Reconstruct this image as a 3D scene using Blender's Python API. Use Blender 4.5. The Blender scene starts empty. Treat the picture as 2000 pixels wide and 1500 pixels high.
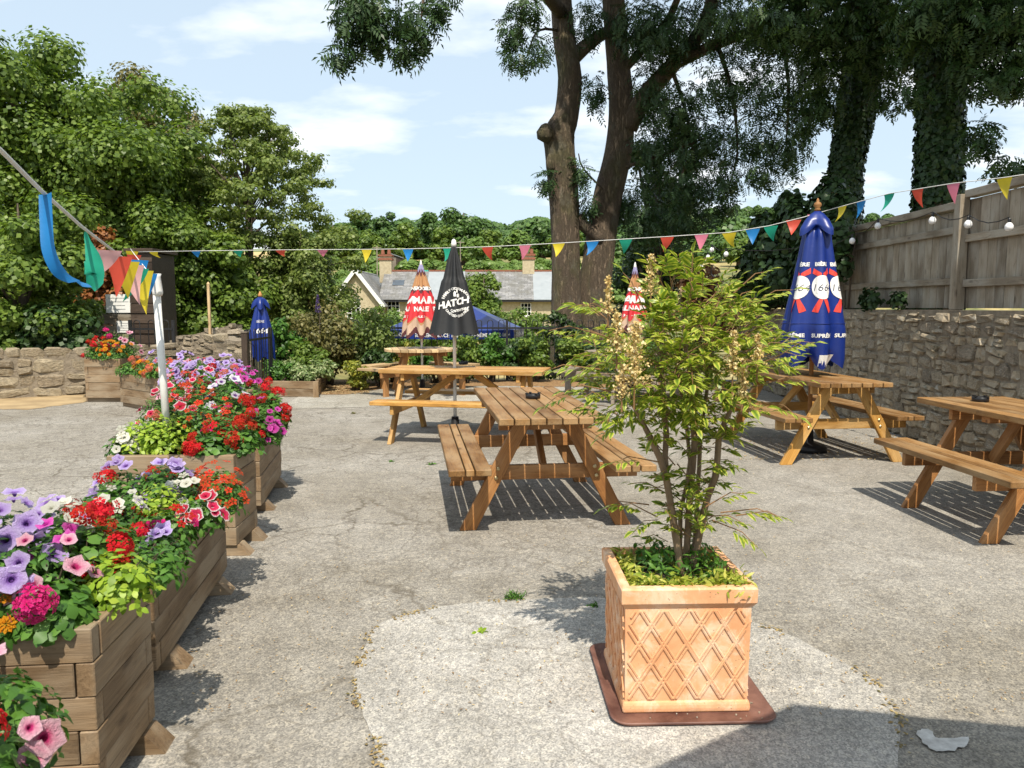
import bpy, bmesh, math, random
import numpy as np
from mathutils import Vector, Matrix
random.seed(7); RNG = np.random.default_rng(7)
R = math.radians
SC = bpy.context.scene; COL = SC.collection

# ------------------------------------------------------------ camera, sky, sun, exposure
CAMH, PITCH, FPX = 1.45, math.atan(150/1511), 1511.0
cam_d = bpy.data.cameras.new('camera'); cam = bpy.data.objects.new('camera', cam_d); COL.objects.link(cam)
cam.location = (0, 0, CAMH); cam.rotation_euler = (math.pi/2-PITCH, 0, 0)
cam_d.sensor_width = 36; cam_d.lens = 36*FPX/2000; cam_d.clip_end = 8000; cam_d.clip_start = .05
SC.camera = cam; cam_d.dof.use_dof = True; cam_d.dof.focus_distance = 6.0; cam_d.dof.aperture_fstop = 9
SUN_EL, SUN_AZ = R(57), R(5)          # light travels away from the camera, 5 degrees to the left
W = bpy.data.worlds.new('World'); SC.world = W; W.use_nodes = True
def build_world():
    nt = W.node_tree; N = nt.nodes; L = nt.links; N.clear()
    out = N.new('ShaderNodeOutputWorld'); bg = N.new('ShaderNodeBackground'); bg.inputs[1].default_value = .132
    sky = N.new('ShaderNodeTexSky'); sky.sky_type = 'NISHITA'; sky.sun_disc = False
    sky.sun_elevation = SUN_EL; sky.sun_rotation = math.pi-SUN_AZ
    sky.air_density = 1.0; sky.dust_density = 1.6; sky.ozone_density = 1.2
    tc = N.new('ShaderNodeTexCoord'); sep = N.new('ShaderNodeSeparateXYZ'); L.new(tc.outputs['Generated'], sep.inputs[0])
    a = N.new('ShaderNodeMath'); a.operation = 'ADD'; a.inputs[1].default_value = .22; L.new(sep.outputs[2], a.inputs[0])
    mx = N.new('ShaderNodeMath'); mx.operation = 'MAXIMUM'; mx.inputs[1].default_value = .05; L.new(a.outputs[0], mx.inputs[0])
    dv = N.new('ShaderNodeCombineXYZ')
    for i in (0, 1):
        d = N.new('ShaderNodeMath'); d.operation = 'DIVIDE'; L.new(sep.outputs[i], d.inputs[0]); L.new(mx.outputs[0], d.inputs[1]); L.new(d.outputs[0], dv.inputs[i])
    mp = N.new('ShaderNodeMapping'); mp.inputs['Location'].default_value = (1.15, .35, 0); mp.inputs['Scale'].default_value = (1.0, 1.5, 1)
    L.new(dv.outputs[0], mp.inputs[0])
    nz = N.new('ShaderNodeTexNoise'); nz.inputs['Scale'].default_value = 1.5; nz.inputs['Detail'].default_value = 7; nz.inputs['Roughness'].default_value = .52
    L.new(mp.outputs[0], nz.inputs['Vector'])
    rp = N.new('ShaderNodeValToRGB'); rp.color_ramp.elements[0].position = .50; rp.color_ramp.elements[1].position = .68
    L.new(nz.outputs[0], rp.inputs[0])
    veil = N.new('ShaderNodeMath'); veil.operation = 'MULTIPLY_ADD'; veil.inputs[1].default_value = 1.0; veil.inputs[2].default_value = 0.0
    L.new(rp.outputs[0], veil.inputs[0])
    mix = N.new('ShaderNodeMix'); mix.data_type = 'RGBA'; mix.inputs[7].default_value = (7.6, 7.7, 7.8, 1)
    haze = N.new('ShaderNodeMix'); haze.data_type = 'RGBA'; haze.inputs[0].default_value = .72; haze.inputs[7].default_value = (4.6, 5.5, 6.2, 1); L.new(sky.outputs[0], haze.inputs[6])
    L.new(veil.outputs[0], mix.inputs[0]); L.new(haze.outputs[2], mix.inputs[6])
    L.new(mix.outputs[2], bg.inputs[0]); L.new(bg.outputs[0], out.inputs[0])
build_world()
sun_d = bpy.data.lights.new('sun', 'SUN'); sun_d.energy = 4.8; sun_d.angle = R(.5); sun_d.color = (1, .92, .79)
sun = bpy.data.objects.new('sun', sun_d); COL.objects.link(sun); sun.location = (3, -8, 14)
ldir = Vector((-math.sin(SUN_AZ)*math.cos(SUN_EL), math.cos(SUN_AZ)*math.cos(SUN_EL), -math.sin(SUN_EL)))
sun.rotation_euler = ldir.to_track_quat('-Z', 'Y').to_euler()
SC.view_settings.view_transform = 'Standard'; SC.view_settings.look = 'None'; SC.view_settings.gamma = 1
SC.view_settings.use_curve_mapping = False; SC.view_settings.exposure = 0.4
SC.cycles.use_denoising = True; SC.cycles.max_bounces = 6; SC.cycles.transparent_max_bounces = 6
SC.cycles.caustics_reflective = False; SC.cycles.caustics_refractive = False

# ------------------------------------------------------------ helpers
def ray(px, py):
    u, v = (px-1000)/FPX, (750-py)/FPX
    return Vector((u, math.cos(PITCH)+v*math.sin(PITCH), -math.sin(PITCH)+v*math.cos(PITCH)))
def G(px, py, z=0.0):
    d = ray(px, py); t = (z-CAMH)/d.z; return Vector((d.x*t, d.y*t, z))
def D(px, py, Y):
    d = ray(px, py); t = Y/d.y; return Vector((d.x*t, Y, CAMH+d.z*t))
def tag(o, label=None, cat=None, group=None, kind=None):
    if label: o['label'] = label
    if cat: o['category'] = cat
    if group: o['group'] = group
    if kind: o['kind'] = kind
    return o
def empty(name, loc=(0, 0, 0), rz=0, label=None, cat=None, group=None):
    o = bpy.data.objects.new(name, None); COL.objects.link(o); o.location = loc; o.rotation_euler = (0, 0, rz)
    o.empty_display_size = .1
    return tag(o, label, cat, group)
def link(name, me, mat=None, parent=None, mw=None):
    o = bpy.data.objects.new(name, me); COL.objects.link(o)
    if mat is not None and len(me.materials) == 0: me.materials.append(mat)
    if parent is not None: o.parent = parent
    if mw is not None: o.matrix_local = mw
    return o
def copy_tree(o, parent=None):
    c = o.copy(); COL.objects.link(c); c.parent = parent
    for ch in list(o.children): copy_tree(ch, c)
    return c
class MB:
    def __init__(s): s.v = []; s.f = []; s.m = []; s.cur = 0
    def add(s, vs, fs):
        b = len(s.v); s.v += [tuple(v) for v in vs]
        for f in fs: s.f.append(tuple(b+i for i in f)); s.m.append(s.cur)
    def box(s, c, size, rot=None, taper=1.0):
        sx, sy, sz = size[0]/2, size[1]/2, size[2]/2; vs = []
        for z in (-1, 1):
            k = taper if z > 0 else 1
            for x, y in ((-1, -1), (1, -1), (1, 1), (-1, 1)):
                p = Vector((x*sx*k, y*sy*k, z*sz))
                if rot is not None: p = rot @ p
                vs.append(p+Vector(c))
        s.add(vs, [(3, 2, 1, 0), (4, 5, 6, 7), (0, 1, 5, 4), (1, 2, 6, 5), (2, 3, 7, 6), (3, 0, 4, 7)])
    def tube(s, pts, rad, n=8, cap=True, lump=0.0, seed=0):
        pts = [Vector(p) for p in pts]; rr = random.Random(seed)
        if not hasattr(rad, '__len__'): rad = [rad]*len(pts)
        vs = []; up = None
        for i, p in enumerate(pts):
            d = (pts[min(i+1, len(pts)-1)]-pts[max(i-1, 0)]).normalized()
            if up is None:
                a = Vector((0, 0, 1)) if abs(d.z) < .9 else Vector((1, 0, 0)); up = (a-d*a.dot(d)).normalized()
            else: up = (up-d*up.dot(d)).normalized()
            w = d.cross(up)
            for k in range(n):
                t = 2*math.pi*k/n; r = rad[i]*(1+lump*rr.uniform(-1, 1)); vs.append(p+(up*math.cos(t)+w*math.sin(t))*r)
        fs = []
        for i in range(len(pts)-1):
            for k in range(n):
                a = i*n+k; b = i*n+(k+1) % n; fs.append((a, b, b+n, a+n))
        if cap: fs.append(tuple(range(n-1, -1, -1))); fs.append(tuple((len(pts)-1)*n+k for k in range(n)))
        s.add(vs, fs)
    def lathe(s, prof, n=24, c=(0, 0, 0), cap=True):
        vs = []
        for r, z in prof:
            for k in range(n):
                t = 2*math.pi*k/n; vs.append((c[0]+r*math.cos(t), c[1]+r*math.sin(t), c[2]+z))
        fs = []
        for i in range(len(prof)-1):
            for k in range(n):
                a = i*n+k; b = i*n+(k+1) % n; fs.append((a, b, b+n, a+n))
        if cap:
            fs.append(tuple(range(n-1, -1, -1))); fs.append(tuple((len(prof)-1)*n+k for k in range(n)))
        s.add(vs, fs)
    def mesh(s, name, smooth=False):
        me = bpy.data.meshes.new(name); me.from_pydata(s.v, [], s.f); me.polygons.foreach_set('material_index', s.m)
        if smooth: me.polygons.foreach_set('use_smooth', [True]*len(s.f))
        me.update(); return me
    def build(s, name, mat, parent=None, smooth=False, bevel=0, mw=None):
        me = s.mesh(name, smooth)
        if bevel: bevel_mesh(me, bevel)
        for m in (mat if isinstance(mat, (list, tuple)) else [mat]): me.materials.append(m)
        return link(name, me, None, parent, mw)
def bevel_mesh(me, off, seg=1):
    bm = bmesh.new(); bm.from_mesh(me)
    bmesh.ops.bevel(bm, geom=bm.edges[:], offset=off, segments=seg, affect='EDGES', clamp_overlap=True)
    bm.to_mesh(me); bm.free(); me.update()
def frame(c, xd, up):
    x = Vector(xd).normalized(); z = Vector(up); z = (z-x*z.dot(x)).normalized(); y = z.cross(x)
    m = Matrix((x, y, z)).transposed().to_4x4(); m.translation = c; return m
def board(name, parent, p0, p1, w, t, up, mat, cut=(0, 0), bev=.004):
    """a plank from p0 to p1; width across, thickness along up; its own long axis is local X"""
    p0, p1 = Vector(p0), Vector(p1); L = (p1-p0).length/2; m = MB(); vs = []
    for z in (-t/2, t/2):
        for x, y in ((-1, -1), (1, -1), (1, 1), (-1, 1)):
            k = cut[0] if x < 0 else cut[1]
            vs.append((x*L+k*y*w/2, y*w/2, z))
    m.add(vs, [(3, 2, 1, 0), (4, 5, 6, 7), (0, 1, 5, 4), (1, 2, 6, 5), (2, 3, 7, 6), (3, 0, 4, 7)])
    return m.build(name, mat, parent, bevel=bev, mw=frame((p0+p1)/2, p1-p0, up))

# ------------------------------------------------------------ materials
def newmat(name):
    m = bpy.data.materials.new(name); m.use_nodes = True; nt = m.node_tree
    return m, nt, nt.nodes, nt.links, nt.nodes['Principled BSDF']
def ramp(N, stops, interp='LINEAR'):
    r = N.new('ShaderNodeValToRGB'); e = r.color_ramp.elements; r.color_ramp.interpolation = interp
    while len(e) < len(stops): e.new(.5)
    for i, (p, c) in enumerate(stops): e[i].position = p; e[i].color = (c[0], c[1], c[2], 1)
    return r
def texco(N, L, scale=(1, 1, 1), rnd=True, coord='Object'):
    tc = N.new('ShaderNodeTexCoord'); mp = N.new('ShaderNodeMapping'); mp.inputs['Scale'].default_value = scale
    L.new(tc.outputs[coord], mp.inputs[0])
    if rnd:
        oi = N.new('ShaderNodeObjectInfo'); mu = N.new('ShaderNodeMath'); mu.operation = 'MULTIPLY'; mu.inputs[1].default_value = 37.0
        L.new(oi.outputs['Random'], mu.inputs[0]); L.new(mu.outputs[0], mp.inputs['Location'])
    return mp
def noise(N, L, vec, scale, detail=4, rough=.55, dist=0):
    n = N.new('ShaderNodeTexNoise'); n.inputs['Scale'].default_value = scale; n.inputs['Detail'].default_value = detail
    n.inputs['Roughness'].default_value = rough; n.inputs['Distortion'].default_value = dist; L.new(vec.outputs[0], n.inputs['Vector']); return n
def mixc(N, L, fac, a, b, blend='MIX'):
    m = N.new('ShaderNodeMix'); m.data_type = 'RGBA'; m.blend_type = blend
    for sock, v in ((0, fac), (6, a), (7, b)):
        if isinstance(v, (int, float)): m.inputs[sock].default_value = v
        elif isinstance(v, (tuple, list)): m.inputs[sock].default_value = (v[0], v[1], v[2], 1)
        else: L.new(v, m.inputs[sock])
    return m.outputs[2]
def bump(N, L, h, P, strength=.3, dist=.02):
    b = N.new('ShaderNodeBump'); b.inputs['Strength'].default_value = strength; b.inputs['Distance'].default_value = dist
    L.new(h, b.inputs['Height']); L.new(b.outputs[0], P.inputs['Normal'])
def plain(name, c1, c2=None, scale=8, rough=.6, bmp=.1, stretch=(1, 1, 1), spec=.4, metal=0, dist=.01, lo=.3, hi=.7, rnd=True):
    m, nt, N, L, P = newmat(name); c2 = c2 or tuple(x*.7 for x in c1)
    v = texco(N, L, stretch, rnd); n = noise(N, L, v, scale, 6, .6)
    r = ramp(N, [(lo, c2), (hi, c1)]); L.new(n.outputs[0], r.inputs[0]); L.new(r.outputs[0], P.inputs['Base Color'])
    P.inputs['Roughness'].default_value = rough; P.inputs['Specular IOR Level'].default_value = spec; P.inputs['Metallic'].default_value = metal
    if bmp: bump(N, L, n.outputs[0], P, bmp, dist)
    return m
def woodmat(name, light, dark, grey=None, greyamt=0.0, rough=.55, grain=1.0):
    m, nt, N, L, P = newmat(name)
    v = texco(N, L, (1.3, 22, 22)); n1 = noise(N, L, v, 3.2*grain, 6, .6, 1.2)
    v2 = texco(N, L, (1.2, 3, 3)); n2 = noise(N, L, v2, 2.2, 3, .5)
    v3 = texco(N, L, (6, 120, 120)); n3 = noise(N, L, v3, 3, 2, .5)
    r = ramp(N, [(.3, dark), (.72, light)]); L.new(n1.outputs[0], r.inputs[0])
    oi = N.new('ShaderNodeObjectInfo'); rb = ramp(N, [(0, (.66, .64, .62)), (.5, (.95, .94, .93)), (1, (1.2, 1.2, 1.2))]); L.new(oi.outputs['Random'], rb.inputs[0])
    c = mixc(N, L, 1.0, r.outputs[0], rb.outputs[0], 'MULTIPLY')
    rv = ramp(N, [(.3, (.72, .7, .68)), (.7, (1.1, 1.1, 1.1))]); L.new(n2.outputs[0], rv.inputs[0]); c = mixc(N, L, 1.0, c, rv.outputs[0], 'MULTIPLY')
    if grey:
        gr = ramp(N, [(.42, (0, 0, 0)), (.66, (greyamt,)*3)]); L.new(n2.outputs[0], gr.inputs[0]); c = mixc(N, L, gr.outputs[0], c, grey)
    v5 = texco(N, L, (3, 9, 9)); n5 = noise(N, L, v5, 2.6, 6, .75, .7); s5 = ramp(N, [(.55, (1, 1, 1)), (.72, (.55, .5, .46))]); L.new(n5.outputs[0], s5.inputs[0]); c = mixc(N, L, .9, c, s5.outputs[0], 'MULTIPLY')
    v6 = texco(N, L, (.9, 60, 60)); n6 = noise(N, L, v6, 2.0, 3, .6, .3); s6 = ramp(N, [(.66, (1, 1, 1)), (.70, (.35, .3, .27))]); L.new(n6.outputs[0], s6.inputs[0]); c = mixc(N, L, .8, c, s6.outputs[0], 'MULTIPLY')
    # knots
    vk = texco(N, L, (2.2, 7, 7)); vo = N.new('ShaderNodeTexVoronoi'); vo.inputs['Scale'].default_value = 1.1; L.new(vk.outputs[0], vo.inputs['Vector'])
    kr = ramp(N, [(.05, (.35, .3, .28)), (.13, (1, 1, 1))]); L.new(vo.outputs['Distance'], kr.inputs[0]); c = mixc(N, L, .8, c, kr.outputs[0], 'MULTIPLY')
    L.new(c, P.inputs['Base Color']); P.inputs['Roughness'].default_value = rough; P.inputs['Specular IOR Level'].default_value = .3
    ad = N.new('ShaderNodeMath'); ad.operation = 'ADD'; L.new(n1.outputs[0], ad.inputs[0]); L.new(n3.outputs[0], ad.inputs[1])
    bump(N, L, ad.outputs[0], P, .35, .004); return m
def leafmat(name, cols, trans=.3, rough=.45, attr='rnd', spec=.35, sat=1):
    m, nt, N, L, P = newmat(name); at = N.new('ShaderNodeAttribute'); at.attribute_name = attr
    k = len(cols); r = ramp(N, [(i/max(1, k-1), c) for i, c in enumerate(cols)]); L.new(at.outputs['Fac'], r.inputs[0])
    L.new(r.outputs[0], P.inputs['Base Color']); P.inputs['Roughness'].default_value = rough; P.inputs['Specular IOR Level'].default_value = spec
    t = N.new('ShaderNodeBsdfTranslucent'); c2 = mixc(N, L, 1.0, r.outputs[0], (1.25, 1.3, .75), 'MULTIPLY'); L.new(c2, t.inputs[0])
    mx = N.new('ShaderNodeMixShader'); mx.inputs[0].default_value = trans
    L.new(P.outputs[0], mx.inputs[1]); L.new(t.outputs[0], mx.inputs[2]); L.new(mx.outputs[0], N['Material Output'].inputs[0]); return m
def petalmat(name, stops, trans=.25):
    m, nt, N, L, P = newmat(name); at = N.new('ShaderNodeAttribute'); at.attribute_name = 'rnd'
    v = texco(N, L, (1, 1, 1)); nz = noise(N, L, v, 3.5, 4, .7, .5); ma = N.new('ShaderNodeMath'); ma.operation = 'MULTIPLY_ADD'; ma.inputs[1].default_value = .45; L.new(nz.outputs[0], ma.inputs[0])
    m2 = N.new('ShaderNodeMath'); m2.operation = 'SUBTRACT'; m2.inputs[1].default_value = .22; L.new(at.outputs['Fac'], m2.inputs[0]); L.new(m2.outputs[0], ma.inputs[2])
    r0 = ramp(N, stops); L.new(ma.outputs[0], r0.inputs[0]); oi = N.new('ShaderNodeObjectInfo'); hs = N.new('ShaderNodeHueSaturation'); L.new(r0.outputs[0], hs.inputs['Color'])
    mh = N.new('ShaderNodeMapRange'); mh.inputs[3].default_value = .494; mh.inputs[4].default_value = .506; L.new(oi.outputs['Random'], mh.inputs[0]); L.new(mh.outputs[0], hs.inputs['Hue'])
    mv = N.new('ShaderNodeMapRange'); mv.inputs[3].default_value = 1.1; mv.inputs[4].default_value = .68; L.new(oi.outputs['Random'], mv.inputs[0]); L.new(mv.outputs[0], hs.inputs['Value'])
    r = hs; bump(N, L, nz.outputs[0], P, .6, .15)
    L.new(r.outputs[0], P.inputs['Base Color']); P.inputs['Roughness'].default_value = .6; P.inputs['Specular IOR Level'].default_value = .2
    t = N.new('ShaderNodeBsdfTranslucent'); L.new(r.outputs[0], t.inputs[0]); mx = N.new('ShaderNodeMixShader'); mx.inputs[0].default_value = trans
    L.new(P.outputs[0], mx.inputs[1]); L.new(t.outputs[0], mx.inputs[2]); L.new(mx.outputs[0], N['Material Output'].inputs[0]); return m
def cloth(name, col, rough=.7, trans=.12, spec=.3):
    m, nt, N, L, P = newmat(name); v = texco(N, L, (1, 1, 1)); n = noise(N, L, v, 6, 4)
    r = ramp(N, [(.3, tuple(x*.82 for x in col)), (.7, col)]); L.new(n.outputs[0], r.inputs[0]); L.new(r.outputs[0], P.inputs['Base Color'])
    P.inputs['Roughness'].default_value = rough; P.inputs['Specular IOR Level'].default_value = spec
    n2 = noise(N, L, v, 14, 3); bump(N, L, n2.outputs[0], P, .25, .01)
    t = N.new('ShaderNodeBsdfTranslucent'); L.new(r.outputs[0], t.inputs[0]); mx = N.new('ShaderNodeMixShader'); mx.inputs[0].default_value = trans
    L.new(P.outputs[0], mx.inputs[1]); L.new(t.outputs[0], mx.inputs[2]); L.new(mx.outputs[0], N['Material Output'].inputs[0]); return m
def groundmat(name, c_dark, c_light, fleck, crack=True, agg=260, stain=(.75, .72, .66), crackamt=.75):
    m, nt, N, L, P = newmat(name); v = texco(N, L, (1, 1, 1), False)
    big = noise(N, L, v, .55, 5, .6); mid = noise(N, L, v, 4.5, 5, .65); fine = noise(N, L, v, 55, 3, .7)
    vo = N.new('ShaderNodeTexVoronoi'); vo.inputs['Scale'].default_value = agg; L.new(v.outputs[0], vo.inputs['Vector'])
    vb = N.new('ShaderNodeTexVoronoi'); vb.inputs['Scale'].default_value = agg*.33; L.new(v.outputs[0], vb.inputs['Vector'])
    r = ramp(N, [(.28, c_dark), (.72, c_light)]); L.new(mid.outputs[0], r.inputs[0])
    rs = ramp(N, [(.32, stain), (.6, (1.06, 1.06, 1.06))]); L.new(big.outputs[0], rs.inputs[0]); c = mixc(N, L, 1.0, r.outputs[0], rs.outputs[0], 'MULTIPLY')
    bw = N.new('ShaderNodeRGBToBW'); L.new(vo.outputs['Color'], bw.inputs[0]); ra = ramp(N, [(.15, (.5, .5, .5)), (.5, (.95, .95, .95)), (.85, (1.5, 1.47, 1.4))]); L.new(bw.outputs[0], ra.inputs[0])
    c = mixc(N, L, .75, c, ra.outputs[0], 'MULTIPLY')
    bw2 = N.new('ShaderNodeRGBToBW'); L.new(vb.outputs['Color'], bw2.inputs[0]); rb = ramp(N, [(.2, (.72, .72, .72)), (.6, (1, 1, 1)), (.9, (1.25, 1.22, 1.15))]); L.new(bw2.outputs[0], rb.inputs[0])
    c = mixc(N, L, .6, c, rb.outputs[0], 'MULTIPLY')
    rf = ramp(N, [(.62, (0, 0, 0)), (.74, (.7, .7, .7))]); L.new(fine.outputs[0], rf.inputs[0]); c = mixc(N, L, rf.outputs[0], c, fleck)
    st = noise(N, L, v, 1.7, 6, .7, .8); sr = ramp(N, [(.60, (0, 0, 0)), (.74, (.42,)*3)]); L.new(st.outputs[0], sr.inputs[0]); c = mixc(N, L, sr.outputs[0], c, (.13, .105, .07))
    h = bw.outputs[0]
    if crack:
        sx = N.new('ShaderNodeSeparateXYZ'); L.new(v.outputs[0], sx.inputs[0]); side = N.new('ShaderNodeMapRange'); side.inputs[1].default_value = -.6; side.inputs[2].default_value = 1.6; side.inputs[3].default_value = 1.15; side.inputs[4].default_value = .38; L.new(sx.outputs[0], side.inputs[0])
        wn = noise(N, L, v, 2.3, 4, .7); wm = N.new('ShaderNodeMix'); wm.data_type = 'RGBA'; wm.inputs[0].default_value = .22
        L.new(v.outputs[0], wm.inputs[6]); L.new(wn.outputs['Color'], wm.inputs[7])
        for sc, wid, amt, msc in ((1.15, .016, crackamt, .5), (8.5, .055, crackamt*.75, .33), (3.3, .022, crackamt*.9, .55)):
            cv = N.new('ShaderNodeTexVoronoi'); cv.feature = 'DISTANCE_TO_EDGE'; cv.inputs['Scale'].default_value = sc; L.new(wm.outputs[2], cv.inputs['Vector'])
            cr = ramp(N, [(0, (amt,)*3), (wid, (0, 0, 0))]); L.new(cv.outputs['Distance'], cr.inputs[0])
            mk = noise(N, L, v, msc, 4, .6); mr = ramp(N, [(.43, (0, 0, 0)), (.56, (1, 1, 1))]); L.new(mk.outputs[0], mr.inputs[0])
            f = mixc(N, L, 1.0, cr.outputs[0], mr.outputs[0], 'MULTIPLY'); f = mixc(N, L, 1.0, f, side.outputs[0], 'MULTIPLY'); c = mixc(N, L, f, c, (.085, .07, .05))
    L.new(c, P.inputs['Base Color']); P.inputs['Roughness'].default_value = .9; P.inputs['Specular IOR Level'].default_value = .25
    ad = N.new('ShaderNodeMath'); ad.operation = 'ADD'; L.new(h, ad.inputs[0]); L.new(bw2.outputs[0], ad.inputs[1])
    bump(N, L, ad.outputs[0], P, .55, .004); return m

M = {}
M['asphalt'] = groundmat('old_asphalt', (.232, .218, .196), (.335, .318, .288), (.48, .43, .35), agg=170)
M['concrete'] = groundmat('worn_concrete', (.31, .30, .28), (.44, .425, .40), (.24, .22, .19), crack=True, crackamt=.35, agg=190, stain=(.78, .76, .72))
M['pad'] = groundmat('concrete_pad', (.31, .30, .27), (.40, .385, .35), (.27, .25, .22), crack=True, agg=200, crackamt=.4)
M['soil'] = plain('dark_soil', (.05, .035, .024), (.015, .011, .008), 30, .95, .9, dist=.02)
M['litter_ground'] = plain('leaf_litter_ground', (.36, .22, .10), (.14, .08, .04), 18, .95, .8, dist=.02)
M['table_wood'] = woodmat('stained_table_wood', (.38, .205, .068), (.20, .10, .034), (.33, .235, .13), .55)
M['honey_wood'] = woodmat('honey_table_wood', (.62, .34, .08), (.40, .195, .045), (.5, .36, .18), .5)
M['leg_wood'] = woodmat('orange_leg_wood', (.46, .215, .066), (.27, .115, .036), (.36, .22, .11), .5)
M['pale_wood'] = woodmat('pale_table_wood', (.66, .50, .29), (.48, .33, .17))
M['grey_wood'] = woodmat('weathered_grey_wood', (.36, .31, .25), (.20, .165, .13))
M['sleeper'] = woodmat('planter_timber', (.34, .235, .135), (.17, .11, .06), (.32, .265, .19), .6)
M['fence_wood'] = woodmat('weathered_fence_wood', (.40, .345, .265), (.25, .21, .155), (.36, .335, .285), .6)
M['dark_wood'] = woodmat('dark_shed_wood', (.085, .06, .045), (.04, .028, .02))
M['brass'] = plain('bolt_metal', (.62, .52, .30), (.45, .36, .2), 20, .35, 0, metal=.9)
M['black_plastic'] = plain('black_plastic', (.018, .018, .02), (.01, .01, .011), 20, .35, .05)
M['white_plastic'] = plain('white_plastic', (.78, .78, .76), (.62, .61, .57), 5, .4, .03)
M['black_metal'] = plain('black_iron', (.02, .02, .022), (.012, .012, .013), 12, .45, .1)
M['stone'] = None
def stonemat(name, cols, lichen=(.42, .40, .34), lamt=.8):
    m, nt, N, L, P = newmat(name); oi = N.new('ShaderNodeObjectInfo'); r = ramp(N, [(i/(len(cols)-1), c) for i, c in enumerate(cols)]); L.new(oi.outputs['Random'], r.inputs[0])
    v = texco(N, L, (1, 1, 1)); n = noise(N, L, v, 9, 8, .68); rr = ramp(N, [(.3, (.45, .44, .42)), (.7, (1.25, 1.22, 1.18))]); L.new(n.outputs[0], rr.inputs[0])
    c = mixc(N, L, 1.0, r.outputs[0], rr.outputs[0], 'MULTIPLY')
    n2 = noise(N, L, v, 5, 6, .7); lr = ramp(N, [(.56, (0, 0, 0)), (.66, (lamt,)*3)]); L.new(n2.outputs[0], lr.inputs[0]); c = mixc(N, L, lr.outputs[0], c, lichen)
    n3 = noise(N, L, v, 14, 4, .7); mr = ramp(N, [(.58, (0, 0, 0)), (.68, (.7,)*3)]); L.new(n3.outputs[0], mr.inputs[0]); c = mixc(N, L, mr.outputs[0], c, (.06, .065, .03))
    L.new(c, P.inputs['Base Color']); P.inputs['Roughness'].default_value = .9; bump(N, L, n.outputs[0], P, .9, .03); return m
M['stone'] = stonemat('wall_stone', [(.30, .25, .18), (.40, .335, .24), (.23, .19, .14), (.46, .40, .31), (.33, .265, .19)])
M['mortar'] = plain('wall_mortar', (.30, .25, .185), (.16, .132, .095), 14, .95, 1, dist=.03)
M['buff_stone'] = stonemat('buff_wall_stone', [(.33, .27, .185), (.4, .34, .24), (.26, .21, .15)], lamt=.4)  # buff stone tones, varied per stone, with less lichen

# ---- leaves
T_DIAMOND = (np.array([(0, -.5, 0), (.5, 0, .07), (0, .5, 0), (-.5, 0, .07)], float), [(0, 1, 2, 3)])
def t_leaf(wid=.36, droop=.12, fold=.10):
    v = [(0, 0, 0), (0, .35, .03), (0, .7, 0), (0, 1, -droop), (wid/2, .38, fold*.6), (wid*.42, .7, fold*.3-droop*.4), (-wid/2, .38, fold*.6), (-wid*.42, .7, fold*.3-droop*.4)]
    return np.array(v, float), [(0, 4, 1), (4, 5, 2, 1), (5, 3, 2), (0, 1, 6), (1, 2, 7, 6), (2, 3, 7)]
def t_pinnate(pairs=4, leaf=.32, wid=.11, spread=.55):
    vs, fs = [], []
    def one(o, d, l, w):
        d = np.array(d)/np.linalg.norm(d); s = np.array((-d[1], d[0], 0)); o = np.array(o); b = len(vs)
        vs.extend([o, o+d*l*.45+s*w/2+(0, 0, .02), o+d*l-np.array((0, 0, .05)), o+d*l*.45-s*w/2+(0, 0, .02)]); fs.append((b, b+1, b+2, b+3))
    for i in range(pairs):
        y = .2+.65*i/pairs
        for s in (-1, 1): one((0, y, -.12*y*y), (s, spread, -.25), leaf, wid)
    one((0, .88, -.1), (0, 1, -.2), leaf*1.05, wid)
    return np.array(vs, float), fs
def leafmesh(name, P, size, templ, nrm=None, dirs=None, up=.4, rnd=None):
    P = np.asarray(P, float); n = len(P); tv, tf = templ; k = len(tv); size = np.broadcast_to(np.asarray(size, float), (n,))
    if nrm is None: nrm = RNG.normal(size=(n, 3))
    nrm = nrm/np.maximum(np.linalg.norm(nrm, axis=1, keepdims=True), 1e-6); nrm = nrm+np.array((0, 0, up)); nrm += RNG.normal(size=(n, 3))*.35
    nrm /= np.linalg.norm(nrm, axis=1, keepdims=True)
    if dirs is None: dirs = RNG.normal(size=(n, 3))
    d = dirs-nrm*np.sum(dirs*nrm, axis=1, keepdims=True); d /= np.maximum(np.linalg.norm(d, axis=1, keepdims=True), 1e-6); b = np.cross(d, nrm)
    V = P[:, None, :]+size[:, None, None]*(tv[None, :, 0:1]*b[:, None, :]+tv[None, :, 1:2]*d[:, None, :]+tv[None, :, 2:3]*nrm[:, None, :])
    V = V.reshape(-1, 3); me = bpy.data.meshes.new(name); me.vertices.add(len(V)); me.vertices.foreach_set('co', V.ravel())
    ls = np.array([len(f) for f in tf]); flat = np.concatenate([np.array(f) for f in tf]); off = (np.arange(n)*k)
    loops = (flat[None, :]+off[:, None]).ravel(); tot = np.tile(ls, n); st = np.concatenate([[0], np.cumsum(tot)[:-1]])
    me.loops.add(len(loops)); me.loops.foreach_set('vertex_index', loops.astype(np.int32))
    me.polygons.add(len(tot)); me.polygons.foreach_set('loop_start', st.astype(np.int32)); me.polygons.foreach_set('loop_total', tot.astype(np.int32))
    a = me.attributes.new('rnd', 'FLOAT', 'POINT'); rv = RNG.random(n) if rnd is None else np.asarray(rnd); a.data.foreach_set('value', np.repeat(rv, k).astype(np.float32))
    me.update(); me.validate(); return me
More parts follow.
